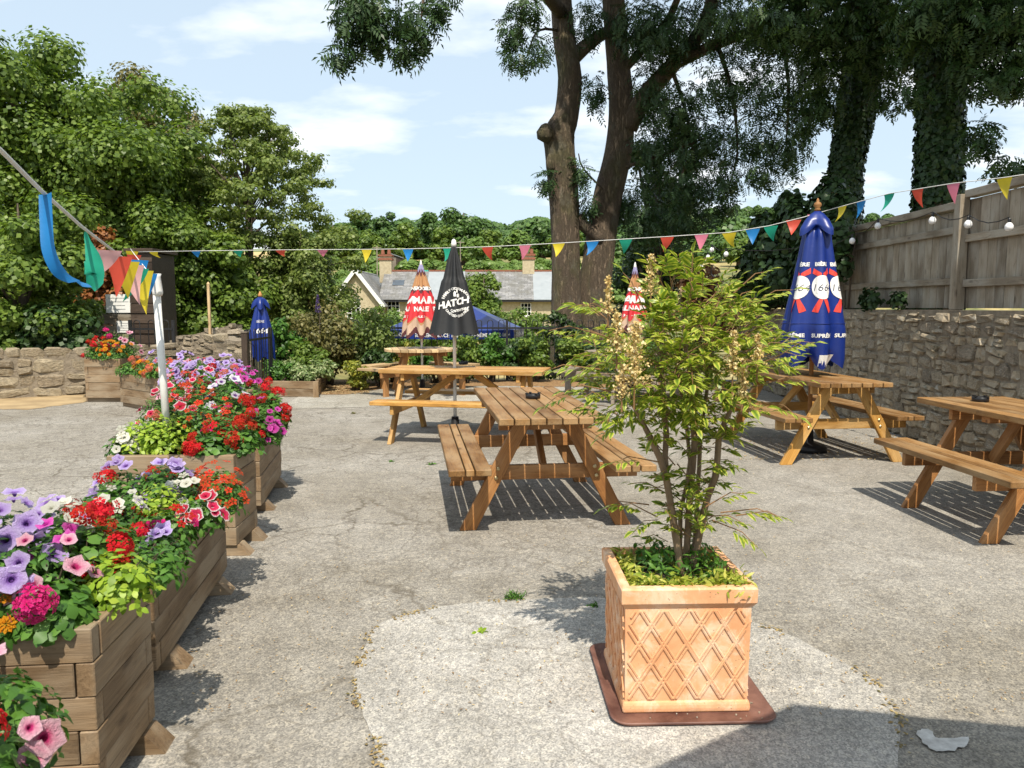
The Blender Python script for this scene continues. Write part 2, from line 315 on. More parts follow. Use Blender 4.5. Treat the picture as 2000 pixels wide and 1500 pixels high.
def blobs_points(blobs, dens_pow=.6):
    """blobs: (centre, radii, n) -> points and outward directions, thicker towards each clump's skin"""
    Ps, Ns = [], []
    for c, r, n in blobs:
        d = RNG.normal(size=(n, 3)); d /= np.linalg.norm(d, axis=1, keepdims=True); t = RNG.random((n, 1))**(.45)
        lump = 1+.22*np.sin(d[:, :1]*7+c[0])*np.cos(d[:, 1:2]*6+c[2]); Ps.append(np.array(c)+d*np.array(r)*t*lump); Ns.append(d)
    return np.concatenate(Ps), np.concatenate(Ns)
def crown_blobs(c, r, k, br, n, seed=0, low=-.6):
    g = np.random.default_rng(seed); out = []
    for i in range(k):
        d = g.normal(size=3); d /= np.linalg.norm(d)
        if d[2] < low: d[2] = -d[2]*.3
        t = g.uniform(.35, .95); s = br*g.uniform(.6, 1.25); out.append((np.array(c)+d*np.array(r)*t, (s, s, s*.75), max(8, int(n/k*(s/br)**2))))
    return out
LEAF = {
 'mid': leafmat('mid_green_leaves', [(.065, .115, .02), (.125, .20, .03), (.21, .29, .055)], .38),
 'birch': leafmat('birch_leaves', [(.10, .15, .035), (.165, .225, .052), (.26, .31, .095)], .4),
 'dark': leafmat('dark_leaves', [(.022, .05, .014), (.036, .075, .018), (.058, .105, .026)], .2),
 'ash': leafmat('ash_leaves', [(.025, .058, .022), (.042, .085, .028), (.07, .12, .045)], .25),
 'far': leafmat('far_leaves', [(.045, .095, .022), (.075, .145, .032), (.11, .19, .045)], .25),
 'farlight': leafmat('far_light_leaves', [(.07, .13, .02), (.11, .19, .03), (.16, .24, .05)], .25),
 'conifer': leafmat('conifer_needles', [(.02, .045, .03), (.03, .06, .04)], .1),
 'ivy': leafmat('ivy_leaves', [(.014, .034, .010), (.024, .052, .014), (.04, .076, .02)], .1, .45, spec=.3),
 'yellowish': leafmat('yellow_green_leaves', [(.12, .15, .02), (.22, .25, .03), (.38, .36, .05)], .3),
 'olive': leafmat('olive_brown_leaves', [(.09, .095, .032), (.15, .14, .045), (.24, .21, .075)], .3),
 'russet': leafmat('russet_leaves', [(.16, .05, .015), (.28, .10, .03), (.36, .17, .06)], .3),
 'pale': leafmat('pale_variegated_leaves', [(.10, .17, .05), (.2, .28, .1), (.45, .48, .26)], .3),
 'lime': leafmat('lime_leaves', [(.15, .25, .02), (.25, .38, .03), (.40, .50, .06)], .35),
 'green': leafmat('fresh_green_leaves', [(.035, .10, .015), (.07, .17, .025), (.12, .25, .04)], .3),
 'brownleaf': leafmat('dead_beech_leaves', [(.10, .035, .015), (.2, .085, .03), (.3, .15, .06)], .25),
}
def barkmat(name, c1, c2, moss=0, sc=1):
    m, nt, N, L, P = newmat(name); v = texco(N, L, (1, 1, .16), False); n = noise(N, L, v, 20*sc, 9, .75, 1.2)
    vo = N.new('ShaderNodeTexVoronoi'); vo.feature = 'DISTANCE_TO_EDGE'; vo.inputs['Scale'].default_value = 19*sc
    wm = N.new('ShaderNodeMix'); wm.data_type = 'RGBA'; wm.inputs[0].default_value = .22; L.new(v.outputs[0], wm.inputs[6]); L.new(n.outputs['Color'], wm.inputs[7]); L.new(wm.outputs[2], vo.inputs['Vector'])
    r = ramp(N, [(.3, c2), (.7, c1)]); L.new(n.outputs[0], r.inputs[0])
    er = ramp(N, [(0, (.4, .4, .4)), (.2, (1.1, 1.1, 1.1))]); L.new(vo.outputs['Distance'], er.inputs[0]); c = mixc(N, L, .6, r.outputs[0], er.outputs[0], 'MULTIPLY')
    v2 = texco(N, L, (1, 1, .6), False); n2 = noise(N, L, v2, 1.6, 5, .6); mr = ramp(N, [(.5, (0, 0, 0)), (.64, (moss,)*3)]); L.new(n2.outputs[0], mr.inputs[0]); c = mixc(N, L, mr.outputs[0], c, (.10, .11, .03))
    n4 = noise(N, L, v2, 3.1, 5, .6); lr = ramp(N, [(.55, (0, 0, 0)), (.7, (.5,)*3)]); L.new(n4.outputs[0], lr.inputs[0]); c = mixc(N, L, lr.outputs[0], c, (.30, .28, .22))
    L.new(c, P.inputs['Base Color']); P.inputs['Roughness'].default_value = .95
    ad = N.new('ShaderNodeMath'); ad.operation = 'ADD'; L.new(n.outputs[0], ad.inputs[0]); L.new(er.outputs[0], ad.inputs[1]); bump(N, L, ad.outputs[0], P, 1.0, .04); return m
M['bark'] = barkmat('ash_bark', (.27, .20, .135), (.125, .09, .062), .5)
M['bark_far'] = plain('plain_bark', (.12, .09, .065), (.05, .04, .03), 12, .95, .6)
M['twig'] = plain('twig_bark', (.10, .075, .05), (.05, .035, .025), 20, .9, .3)

# ------------------------------------------------------------ terrain
HP = np.array([(-80, -.03), (15.6, -.03), (17.2, -1.2), (60, -1.1), (72, -.3), (92, 5.6), (130, 8.6), (250, 17), (400, 31), (600, 50), (900, 66), (1500, 75), (6000, 80)], float)
def terr(x, y):
    z = np.interp(y, HP[:, 0], HP[:, 1]); far = np.clip((y-95)/300, 0, 1)
    z = z+far*(5*np.sin(x*.011+.6)+3*np.sin(x*.023+y*.008))
    z = z+np.clip((y-300)/250, 0, 1)*np.clip((x-20)/90, 0, 1)*14
    left = np.clip((-x-6.5)/1.5, 0, 1)*np.clip((40-y)/10, 0, 1); return z*(1-left)+(-.03)*left
def make_ground():
    m, nt, N, L, P = newmat('grass_and_fields'); v = texco(N, L, (1, 1, 1), False)
    n = noise(N, L, v, .8, 6, .65); r = ramp(N, [(.3, (.05, .075, .018)), (.7, (.16, .165, .05))]); L.new(n.outputs[0], r.inputs[0])
    vo = N.new('ShaderNodeTexVoronoi'); vo.inputs['Scale'].default_value = .011; L.new(v.outputs[0], vo.inputs['Vector'])
    bw = N.new('ShaderNodeSeparateColor'); L.new(vo.outputs['Color'], bw.inputs[0])
    fr = ramp(N, [(.0, (.46, .34, .15)), (.42, (.42, .30, .12)), (.46, (.10, .14, .03)), (1, (.09, .13, .03))], 'CONSTANT'); L.new(bw.outputs[0], fr.inputs[0])
    sep = N.new('ShaderNodeSeparateXYZ'); L.new(v.outputs[0], sep.inputs[0]); mr = N.new('ShaderNodeMapRange'); mr.inputs[1].default_value = 240; mr.inputs[2].default_value = 300; L.new(sep.outputs[1], mr.inputs[0])
    n2 = noise(N, L, v, .12, 5, .7); dr = ramp(N, [(.42, (0, 0, 0)), (.58, (.9,)*3)]); L.new(n2.outputs[0], dr.inputs[0])
    near = mixc(N, L, dr.outputs[0], r.outputs[0], (.40, .31, .13)); c = mixc(N, L, mr.outputs[0], near, fr.outputs[0])
    L.new(c, P.inputs['Base Color']); P.inputs['Roughness'].default_value = .95; bump(N, L, n.outputs[0], P, .6, .1)
    xs = np.unique(np.concatenate([np.linspace(-12, 12, 25), np.linspace(-120, 120, 61), np.linspace(-3500, 3500, 57)])); ys = np.unique(np.concatenate([np.linspace(-80, 14, 10), np.linspace(14.5, 20, 12), np.linspace(21, 140, 50), np.linspace(150, 900, 60), np.linspace(950, 6000, 20)]))
    X, Y = np.meshgrid(xs, ys); Z = terr(X, Y); vs = np.stack([X, Y, Z], -1).reshape(-1, 3); nx = len(xs)
    fs = [(j*nx+i, j*nx+i+1, (j+1)*nx+i+1, (j+1)*nx+i) for j in range(len(ys)-1) for i in range(nx-1)]
    me = bpy.data.meshes.new('ground'); me.from_pydata(vs.tolist(), [], fs); me.polygons.foreach_set('use_smooth', [True]*len(fs)); tag(link('ground', me, m), kind='structure')
make_ground()
def sheet(name, pts, z, mat, jag=0, kind='structure', th=0):
    bm = bmesh.new(); out = []; n = len(pts)
    for i in range(n):
        a, b = Vector(pts[i]), Vector(pts[(i+1) % n]); k = max(1, int((b-a).length/.07)) if jag else 1
        for j in range(k):
            p = a.lerp(b, j/k)
            if jag: p = p+Vector((random.uniform(-1, 1), random.uniform(-1, 1)))*jag
            out.append(p)
    vs = [bm.verts.new((p.x, p.y, z)) for p in out]; f = bm.faces.new(vs)
    if f.normal.z < 0: f.normal_flip()
    bmesh.ops.triangulate(bm, faces=bm.faces[:]); me = bpy.data.meshes.new(name); bm.to_mesh(me); bm.free()
    return tag(link(name, me, mat), kind=kind)
sheet('yard', [(-14, -4), (8, -4), (8, 15.5), (-14, 15.5)], 0, M['asphalt'])
def smooth_loop(pts, k=6):
    out = []; n = len(pts); P = [Vector(p) for p in pts]
    for i in range(n):
        p0, p1, p2, p3 = P[i-1], P[i], P[(i+1) % n], P[(i+2) % n]
        for j in range(k):
            t = j/k; out.append(.5*((2*p1)+(-p0+p2)*t+(2*p0-5*p1+4*p2-p3)*t*t+(-p0+3*p1-3*p2+p3)*t**3))
    return out
pp = [G(*p).to_2d() for p in ((735, 1225), (705, 1290), (690, 1340), (712, 1400), (735, 1460), (760, 1560), (900, 1700), (1300, 1750), (1700, 1600), (1760, 1440), (1735, 1370), (1690, 1320), (1580, 1260), (1480, 1220), (1300, 1180), (1180, 1168), (1020, 1172), (900, 1180), (800, 1200))]
sheet('concrete_patch', smooth_loop(pp, 4), .004, M['concrete'], jag=.006)
sheet('concrete_path', [G(540, 800).to_2d(), G(730, 795).to_2d(), G(1080, 775).to_2d(), (1.6, 14.3), (-2.4, 14.3), G(630, 748).to_2d()], .004, M['pad'], jag=.012)
sheet('soil_bed', [(-3.6, 12.7), (-2.75, 12.8), (-2.3, 13.7), (-.5, 14.2), (1.5, 14.0), (3.9, 13.4), (4.2, 15.45), (-5.2, 15.45), (-5.0, 13.0)], .009, M['litter_ground'], jag=.03)
sheet('dirt_verge', [G(-200, 800).to_2d(), G(60, 800).to_2d(), G(170, 785).to_2d(), G(160, 760).to_2d(), (-12, 15)], .004, plain('dry_dirt', (.42, .31, .17), (.24, .17, .09), 3, .95, .5), jag=.05)

# ------------------------------------------------------------ stone walls
def stone_meshes(k=9, rough=.26):
    out = []
    for i in range(k):
        bm = bmesh.new(); bmesh.ops.create_cube(bm, size=1); bmesh.ops.bevel(bm, geom=bm.edges[:], offset=.17, segments=1, affect='EDGES')
        for v in bm.verts: v.co += Vector((random.uniform(-1, 1), random.uniform(-1, 1), random.uniform(-1, 1)))*rough*.5
        me = bpy.data.meshes.new('stone'); bm.to_mesh(me); bm.free(); out.append(me)
    return out
STONES = stone_meshes(); BUFF = stone_meshes(5)
for s in STONES: s.materials.append(M['stone'])
for s in BUFF: s.materials.append(M['buff_stone'])
def stone_wall(name, a, b, h0, h1, label, course=.125, lng=.21, thick=.35, meshes=STONES, cap=300, zbase=0.0, group=None, bulge=.03):
    a, b = Vector((a[0], a[1], 0)), Vector((b[0], b[1], 0)); L = (b-a).length; ang = math.atan2(b.y-a.y, b.x-a.x)
    w = empty(name, (a.x, a.y, zbase), ang, label, 'wall', group); m = MB(); jit = .5
    n = max(2, int(L/.5)); t2 = thick/2
    for i in range(n):
        x0, x1 = L*i/n, L*(i+1)/n; za, zb = h0+(h1-h0)*i/n, h0+(h1-h0)*(i+1)/n
        m.add([(x0, -t2+.03, 0), (x1, -t2+.03, 0), (x1, t2, 0), (x0, t2, 0), (x0, -t2+.03, za-.02), (x1, -t2+.03, zb-.02), (x1, t2, zb-.02), (x0, t2, za-.02)], [(0, 1, 5, 4), (2, 3, 7, 6), (4, 5, 6, 7)]+([(0, 4, 7, 3)] if i == 0 else [])+([(1, 2, 6, 5)] if i == n-1 else []))
    m.build('mortar', M['mortar'], w)
    z = 0; cnt = 0; rest = MB(); rows = []
    hmax = max(h0, h1)
    while z < hmax-.04:
        ch = course*random.uniform(.75, 1.3); x = random.uniform(-.1, 0)
        while x < L:
            l = lng*random.uniform(.5, 1.5); top = h0+(h1-h0)*min(1, max(0, (x+l/2)/L))
            if z+ch*.5 < top:
                sub = 2 if random.random() < .25 else 1
                for q in range(sub):
                    rows.append((x+l/2, z+ch*(q+.5)/sub, l-.015, min(ch/sub, top-z+.03)-.012, max(0, -0)))
            x += l
        z += ch
    rows.sort(key=lambda r: -r[2]*r[3])
    for i, (x, z, l, h, _) in enumerate(rows):
        mw = Matrix.Translation((x, -t2+.082+random.uniform(-bulge*.6, bulge*.4), z+random.uniform(-.012, .012))) @ Matrix.Rotation(random.uniform(-.16, .16), 4, 'Y') @ Matrix.Rotation(random.uniform(-.12, .12), 4, 'Z') @ Matrix.Diagonal((l*random.uniform(.85, 1.08), .15, h*random.uniform(.8, 1.15), 1))
        if i < cap: link('stone', meshes[i % len(meshes)], None, w, mw)
        else:
            me = meshes[i % len(meshes)]; rest.add([mw @ v.co for v in me.vertices], [tuple(p.vertices) for p in me.polygons])
    if len(rows) > cap: tag(rest.build('small_stones', meshes[0].materials[0], w), kind='stuff')
    return w
# right wall: runs away from the viewer; its local -Y side faces the yard
WX = 4.4
stone_wall('stone_wall', (WX+.17, 15.1), (WX+.17, 3.2), 1.44, 1.44, 'mossy rubble stone wall below the tall timber fence', cap=300)

# fence on the wall
def fence():
    f = empty('timber_fence', (WX+.22, 3.2, 1.42), 0, 'weathered close-boarded timber fence on top of the rubble wall', 'fence')
    rr = random.Random(3); y = 0.0; ypost = 4.75
    secs = [(0.0, 4.70, 1.17), (4.82, 11.6, 1.08)]
    for a, b, h in secs:
        yy = a
        while yy < b:
            w = .148*rr.uniform(.93, 1.04); zt = h-.06
            board('board', f, (rr.uniform(-.003, .003), yy+w/2, .02), (rr.uniform(-.003, .003), yy+w/2, zt), w-.006, .018, (1, 0, 0), M['fence_wood'], bev=.002); yy += w
        for z in (.27, .72) if a == 0 else (.30, .82): board('rail', f, (-.035, a, z), (-.035, b, z), .075, .045, (1, 0, 0), M['fence_wood'])
        board('capping', f, (-.02, a-.02, h-.01), (-.02, b+.02, h-.01), .11, .075, (0, 0, 1), M['fence_wood'])
    for yp, h in ((4.76, 1.16), (7.6, 1.06), (10.3, 1.06), (2.0, 1.12)):
        board('post', f, (-.07, yp, .005), (-.07, yp, h), .11, .1, (1, 0, 0), M['fence_wood'])
fence()

# walls at the left
c = [G(-150, 790), G(150, 770)]
stone_wall('low_wall', (-8.9, 11.9), (-6.2, 13.6), .78, .72, 'low lichen-spotted stone wall below the dark hedge by the car park', course=.2, lng=.34, meshes=BUFF, cap=60)
stone_wall('boundary_wall', (-6.35, 14.6), (-5.05, 14.2), .85, 1.15, 'shaded stone wall rising towards the thin wooden post', course=.12, lng=.22, cap=110)
stone_wall('broken_wall', (-5.1, 13.2), (-4.42, 12.7), 1.0, .92, 'rough sunlit dry stone wall beside the railing post', course=.13, lng=.24, meshes=BUFF, cap=60)
# ------------------------------------------------------------ cottages
def slatemat(name, a, b, c):
    m, nt, N, L, P = newmat(name); v = texco(N, L, (1, 1, 1), False); br = N.new('ShaderNodeTexBrick'); br.inputs['Scale'].default_value = 1
    for i, x in enumerate((a, b)): br.inputs[1+i].default_value = (*x, 1)
    br.inputs['Mortar'].default_value = (.05, .05, .05, 1); br.inputs['Brick Width'].default_value = .5; br.inputs['Row Height'].default_value = .22; br.inputs['Mortar Size'].default_value = .012
    mp = N.new('ShaderNodeTexCoord'); L.new(mp.outputs['UV'], br.inputs['Vector'])
    n = noise(N, L, v, 1.4, 6, .7); r = ramp(N, [(.45, (0, 0, 0)), (.62, (.75,)*3)]); L.new(n.outputs[0], r.inputs[0]); cc = mixc(N, L, r.outputs[0], br.outputs[0], c)
    L.new(cc, P.inputs['Base Color']); P.inputs['Roughness'].default_value = .6; bump(N, L, br.outputs['Fac'], P, -.4, .03); return m
M['slate'] = slatemat('mossy_slate', (.15, .15, .152), (.27, .265, .26), (.11, .105, .085))
M['slate_new'] = plain('pale_smooth_slate', (.30, .325, .34), (.25, .275, .29), 2, .5, .05)
M['buff_render'] = plain('buff_brick_wall', (.50, .43, .29), (.35, .29, .19), 5, .9, .4)
M['red_brick'] = plain('red_brick', (.28, .11, .065), (.19, .07, .045), 12, .9, .3)
M['white_paint'] = plain('white_paint', (.78, .78, .75), (.68, .68, .65), 4, .5, .02)
M['glass'] = plain('dark_window_glass', (.10, .12, .14), (.05, .06, .075), 2, .08, 0, spec=.8)
def prism(m, prof, y0, y1):
    n = len(prof); m.add([(x, y0, z) for x, z in prof]+[(x, y1, z) for x, z in prof], [tuple(range(n-1, -1, -1)) if y1 < y0 else tuple(range(n))]+[tuple(range(n, 2*n))[::-1]]+[(i, i+n, (i+1) % n+n, (i+1) % n) for i in range(n)])
def slab_roof(name, parent, p0, p1, p2, p3, t, mat):
    """roof plane through four points with thickness and metre UVs"""
    p = [Vector(q) for q in (p0, p1, p2, p3)]; nrm = (p[1]-p[0]).cross(p[3]-p[0]).normalized()*t; m = MB()
    m.add(p+[q+nrm for q in p], [(3, 2, 1, 0), (4, 5, 6, 7), (0, 1, 5, 4), (1, 2, 6, 5), (2, 3, 7, 6), (3, 0, 4, 7)])
    o = m.build(name, mat, parent); me = o.data; uv = me.uv_layers.new(); ux = (p[1]-p[0]).normalized(); uy = nrm.normalized().cross(ux)
    for lp in me.loops: c = me.vertices[lp.vertex_index].co-p[0]; uv.data[lp.index].uv = (c.dot(ux), c.dot(uy))
    return o
def window(parent, x, y, z, w, h, cols=3, rows=3):
    wn = MB(); t = .05
    for zz in (z+t/2, z+h-t/2): wn.box((x, y-.05, zz), (w, .1, t))
    for xx in (x-w/2+t/2, x+w/2-t/2): wn.box((xx, y-.05, z+h/2), (t, .1, h-2*t))
    for i in range(1, cols): wn.box((x-w/2+w*i/cols, y-.03, z+h/2), (.045, .045, h-2*t))
    for j in range(1, rows): wn.box((x, y-.02, z+h*j/rows), (w-2*t, .04, .045))
    o = wn.build('window', M['white_paint'], parent); g = MB(); g.box((x, y+.01, z+h/2), (w-.02, .02, h-.02)); g.build('pane', M['glass'], o)
    s = MB(); s.box((x, y-.06, z-.04), (w+.16, .16, .08)); s.build('sill', M['white_paint'], o)
def cottage(loc, width, depth, wh, rh, label, roofmat, wins=(), chim=None, gable=False, group='cottages of the terrace'):
    c = empty('cottage', loc, 0, label, 'house', group); m = MB()
    if gable:
        prism(m, [(-width/2, 0), (width/2, 0), (width/2, wh), (0, wh+rh), (-width/2, wh)], 0, depth); m.build('wall', M['buff_render'], c)
        o = .35; k = rh/(width/2)
        slab_roof('roof', c, (-width/2-o, -.3, wh-o*k+.02), (0, -.3, wh+rh+.02), (0, depth, wh+rh+.02), (-width/2-o, depth, wh-o*k+.02), -.14, roofmat)
        slab_roof('roof', c, (0, -.3, wh+rh+.022), (width/2+o, -.3, wh-o*k+.022), (width/2+o, depth, wh-o*k+.022), (0, depth, wh+rh+.022), -.14, roofmat)
        for s in (-1, 1):
            board('bargeboard', c, (s*(width/2+o), -.36, wh-o*k-.02), (0, -.36+.002*s, wh+rh-.02), .26, .07, (0, -1, 0), M['white_paint'], bev=0)
    else:
        m.box((0, depth/2, wh/2), (width-.004, depth, wh)); m.build('wall', M['buff_render'], c)
        slab_roof('roof', c, (-width/2, -.35, wh-.05), (width/2, -.35, wh-.05), (width/2, depth/2, wh+rh), (-width/2, depth/2, wh+rh), .14, roofmat)
        slab_roof('roof', c, (width/2, depth+.3, wh-.05), (-width/2, depth+.3, wh-.05), (-width/2, depth/2, wh+rh), (width/2, depth/2, wh+rh), .14, roofmat)
        g = MB(); g.box((0, -.40, wh-.06), (width-.01, .12, .1)); g.build('gutter', M['black_metal'], c)
        rt = MB()
        for i in range(int(width/.45)): rt.box((-width/2+.225+.45*i, depth/2, wh+rh+.17), (.43, .26, .13))
        rt.build('ridge_tiles', M['red_brick'], c)
    for w in wins: window(c, *w)
    if chim:
        x, hh = chim; ch = MB(); y = depth/2 if not gable else depth*.5; ch.box((x, y, wh+rh+hh/2-.4), (.95, .8, hh+.8)); o = ch.build('chimney', M['buff_render'], c)
        b = MB(); b.box((x, y, wh+rh+hh-.22), (1.1, .95, .16)); b.box((x, y, wh+rh+hh+.07), (1.12, .97, .14)); b.build('brick_band', M['red_brick'], o)
        for s in (-1, 1):
            p = MB(); p.lathe([(.13, 0), (.16, .05), (.12, .4), (.15, .45)], 10, (x+s*.25, y, wh+rh+hh+.14)); p.build('chimney_pot', M['red_brick'], o)
    return c
CY = 60; gz = -1.1
def cx(px, Y=CY): return (px-1000)/FPX*Y
def wz(py, Y=CY): return D(1000, py, Y).z
eave, ridge = wz(587)-gz, wz(533, CY+3)-gz
xs = [cx(742), cx(832), cx(905), cx(1042), cx(1150)]
names = ['mossy slate roofed cottage next to the white-edged gable', 'cottage under the smooth pale grey roof, behind the parasols', 'cottage with dark slate roof, half hidden by a leafy tree', 'cottage with smooth pale roof beside the ash trunks']
for i in range(4):
    w = xs[i+1]-xs[i]; mid = (xs[i]+xs[i+1])/2
    wins = [[(cx(770)-mid, 0, wz(617)-gz, .95, 1.15)], [(.3, 0, wz(617)-gz, .95, 1.15)], [(cx(1027)-mid, 0, wz(617)-gz, .8, 1.0)], [(.6, 0, wz(617)-gz, .8, 1.0)]][i]
    ch = [(-w/2+.1+(cx(733)-xs[0])*0, 1.3), None, (w/2-.35, 1.35), None][i]
    cot = cottage((mid, CY, gz), w, 6, eave, ridge-eave, names[i], M['slate'] if i % 2 == 0 else M['slate_new'], wins, ch)
    if i == 0:
        k = MB(); ang = math.atan2(ridge-eave, 3.3); k.box((-.5, 1.5, eave+(ridge-eave)*.55+.16), (.9, .75, .08), Matrix.Rotation(ang, 3, 'X')); k.build('skylight', M['glass'], cot)
cottage((cx(698, 58), 58, gz), 3.5, 9, wz(587, 58)-gz, wz(527, 58)-wz(587, 58), 'buff gabled cottage with white bargeboards', M['slate'], [(-.2, 0, wz(622, 58)-gz, 1.0, 1.2)], None, True)

# ------------------------------------------------------------ trees
def tree(name, base, height, crad, label, leaf, n, k=16, br=None, trunk=.2, lsize=.3, seed=0, group=None, flat=1.0, low=-.5, cfrac=.45, cat='tree', limbs=6, templ=T_DIAMOND, sink=.15):
    t = empty(name, base, 0, label, cat, group); br = br or crad*.42; cz = height*(1-cfrac)
    m = MB(); rr = random.Random(seed); m.tube([(0, 0, -sink), (rr.uniform(-.1, .1), 0, cz*.5), (rr.uniform(-.2, .2)*trunk*3, 0, cz), (0, 0, height*.85)], [trunk*1.25, trunk, trunk*.75, trunk*.15], 8, lump=.06, seed=seed)
    bl = crown_blobs((0, 0, cz), (crad, crad*.95, height*cfrac*flat-br*.4), k, br, n, seed, low)
    for c, r, nn in bl[:limbs]:
        z0 = max(height*.2, c[2]*.55); m.tube([(0, 0, z0), (c[0]*.5, c[1]*.5, (z0+c[2])/2+.1*height*.2), tuple(c)], [trunk*.5, trunk*.3, trunk*.08], 6)
    m.build('trunk', M['bark_far'], t, True)
    P, Nn = blobs_points(bl); me = leafmesh('crown', P, lsize*RNG.uniform(.7, 1.3, len(P)), templ, Nn, up=.5); link('crown', me, LEAF[leaf], t); return t
fg = 'trees on the hillside behind the allotments'
ft = [(672, 440, 105, 48, 'mid'), (700, 412, 118, 62, 'far'), (745, 404, 124, 62, 'far'), (790, 425, 116, 55, 'mid'), (838, 402, 122, 60, 'far'), (905, 397, 112, 88, 'far'), (958, 448, 110, 55, 'mid'), (1012, 432, 104, 62, 'farlight'), (1062, 428, 116, 62, 'far'), (1105, 430, 112, 60, 'mid'), (868, 432, 104, 52, 'mid'), (650, 425, 116, 60, 'far'), (720, 445, 100, 50, 'mid'), (930, 455, 100, 50, 'farlight'), (1230, 455, 110, 60, 'far'), (1290, 440, 125, 60, 'mid'), (1350, 470, 100, 60, 'far'), (1400, 455, 118, 60, 'far'), (1445, 462, 105, 60, 'mid'), (1490, 450, 112, 60, 'far')]
fl = ['spreading broad tree, widest crown on the hillside', 'pale yellow-green round tree on the hillside', 'deep green rounded tree in the hillside tree line', 'soft mid-green tree in the hillside tree line']
for i, (px, py, Y, wpx, lf) in enumerate(ft):
    top = D(px, py, Y); g = float(terr(top.x, Y)); h = top.z-g; cr = wpx/2/FPX*Y
    lab = fl[0] if wpx == 88 else {'farlight': fl[1], 'far': fl[2], 'mid': fl[3]}[lf]
    tree('hillside_tree', (top.x, Y, g), h, cr, lab, lf, 9000, 34, cr*.44, .35, .45, 100+i, fg, cfrac=.52, low=-.8)
# far conifer wood and hedgerows
def wood(name, pts, lsize, leaf, label, cone=True, cat='wood'):
    P, S, Nn = [], [], []
    for x, y, h, r in pts:
        z0 = float(terr(x, y)); n = 120 if cone else int(min(700, 170*(r/lsize)**1.3)); t = RNG.random(n)**.7; a = RNG.random(n)*2*math.pi
        rad = r*((1-t) if cone else np.sqrt(np.maximum(0, 1-(2*t-1)**2)))*RNG.uniform(.6, 1, n)
        P.append(np.stack([x+rad*np.cos(a), y+rad*np.sin(a), z0+h*t], -1)); Nn.append(np.stack([np.cos(a), np.sin(a), t], -1))
    me = leafmesh(name, np.concatenate(P), lsize, T_DIAMOND, np.concatenate(Nn)); o = link(name, me, LEAF[leaf]); return tag(o, label, cat, kind='stuff')
pts = []
for i in range(480):
    px = random.uniform(940, 1330); Y = random.uniform(400, 470); p = D(px, 500, Y); pts.append((p.x, Y, random.uniform(7, 11), random.uniform(2.6, 4.0)))
wood('conifer_wood', pts, 1.6, 'conifer', 'dark conifer wood along the far skyline')
pts = []
for i in range(260):
    Y = random.choice([300, 330, 375, 430, 500, 560])+random.uniform(-4, 4); p = D(random.uniform(1300, 2100), 500, Y); pts.append((p.x, Y, random.uniform(3, 8), random.uniform(2.5, 5)))
for i in range(170):
    Y = random.uniform(140, 260); p = D(random.uniform(560, 1500), 500, Y); pts.append((p.x, Y, random.uniform(4, 7.5), random.uniform(3.5, 5.5)))
wood('hedgerow', pts, 1.15, 'far', 'hedgerows and scattered field trees on the far hills', False, 'hedge')
# allotment: scrub, net cages, shed
pts = []
for i in range(200):
    Y = random.uniform(76, 100); p = D(random.uniform(560, 1250), 500, Y); pts.append((p.x, Y, random.uniform(.5, 1.7), random.uniform(.5, 1.6)))
wood('allotment_scrub', pts, .42, 'farlight', 'scrubby growth on the dry allotment slope', False, 'scrub')
M['green_net'] = plain('green_netting', (.05, .42, .33), (.04, .30, .25), 6, .7, .1)
for (px, py, w, lab) in ((822, 503, 1.9, 'small green netted cage on the allotment slope'), (851, 507, 2.9, 'long green netted fruit cage on the allotment slope')):
    p = D(px, py, 88); g = float(terr(p.x, 88)); o = empty('fruit_cage', (p.x, 88, g), 0, lab, 'cage'); h = max(.8, min(1.2, p.z-g)); m = MB()
    m.lathe([(1.0, 0), (1.0, h*.7), (.8, h*.95), (.3, h)], 8); me = m.mesh('netting'); q = link('netting', me, M['green_net'], o); q.scale = (w/2, .9, 1)
    f = MB()
    for sx in (-1, 1):
        for sy in (-1, 1): f.tube([(sx*w/2, sy*.9, -.05), (sx*w/2, sy*.9, h+.15)], .04, 5)
    f.build('frame', M['bark_far'], o)
def shed(px, py, Y, w, h, mat, roof, label):
    p = D(px, py, Y); g = float(terr(p.x, Y)); o = empty('garden_shed', (p.x, Y, g-.1), 0, label, 'shed'); m = MB()
    prism(m, [(-w/2, 0), (w/2, 0), (w/2, h), (0, h+.45), (-w/2, h)], 0, 2); m.build('wall', mat, o)
    for s in (-1, 1): slab_roof('roof', o, (s*(w/2+.15), -.15, h-.05+.003*s), (0, -.15, h+.5+.003*s), (0, 2.15, h+.5+.003*s), (s*(w/2+.15), 2.15, h-.05+.003*s), .06*(-s), roof)
    d = MB(); d.box((w*.1, -.03, .9), (.7, .05, 1.7)); d.build('door', M['grey_wood'], o)
shed(763, 497, 92, 2.8, 1.7, M['dark_wood'], M['slate_new'], 'dark garden shed on the allotment slope above the gable'); shed(998, 535, 78, 2.6, 1.1, M['dark_wood'], M['slate'], 'small dark hut above the cottage roofs')
# power pole and wire are thin: poles on the slope
for i, (px, y0, Y) in enumerate(((736, 480, 80), (899, 470, 88), (1031, 475, 80))):
    p = D(px, y0, Y); g = float(terr(p.x, Y)); o = empty('utility_pole', (p.x, Y, g), 0, ['slim pale pole rising above the gabled cottage', 'slim pale pole standing beside the fruit cages', 'slim pale pole rising over the dark slate cottage'][i], 'pole'); m = MB(); m.tube([(0, 0, -.3), (0, 0, p.z-g)], [.07, .05], 6); m.build('pole', M['grey_wood'], o); m = MB(); m.box((0, 0, p.z-g-.2), (.9, .06, .06)); m.build('crossarm', M['grey_wood'], o)

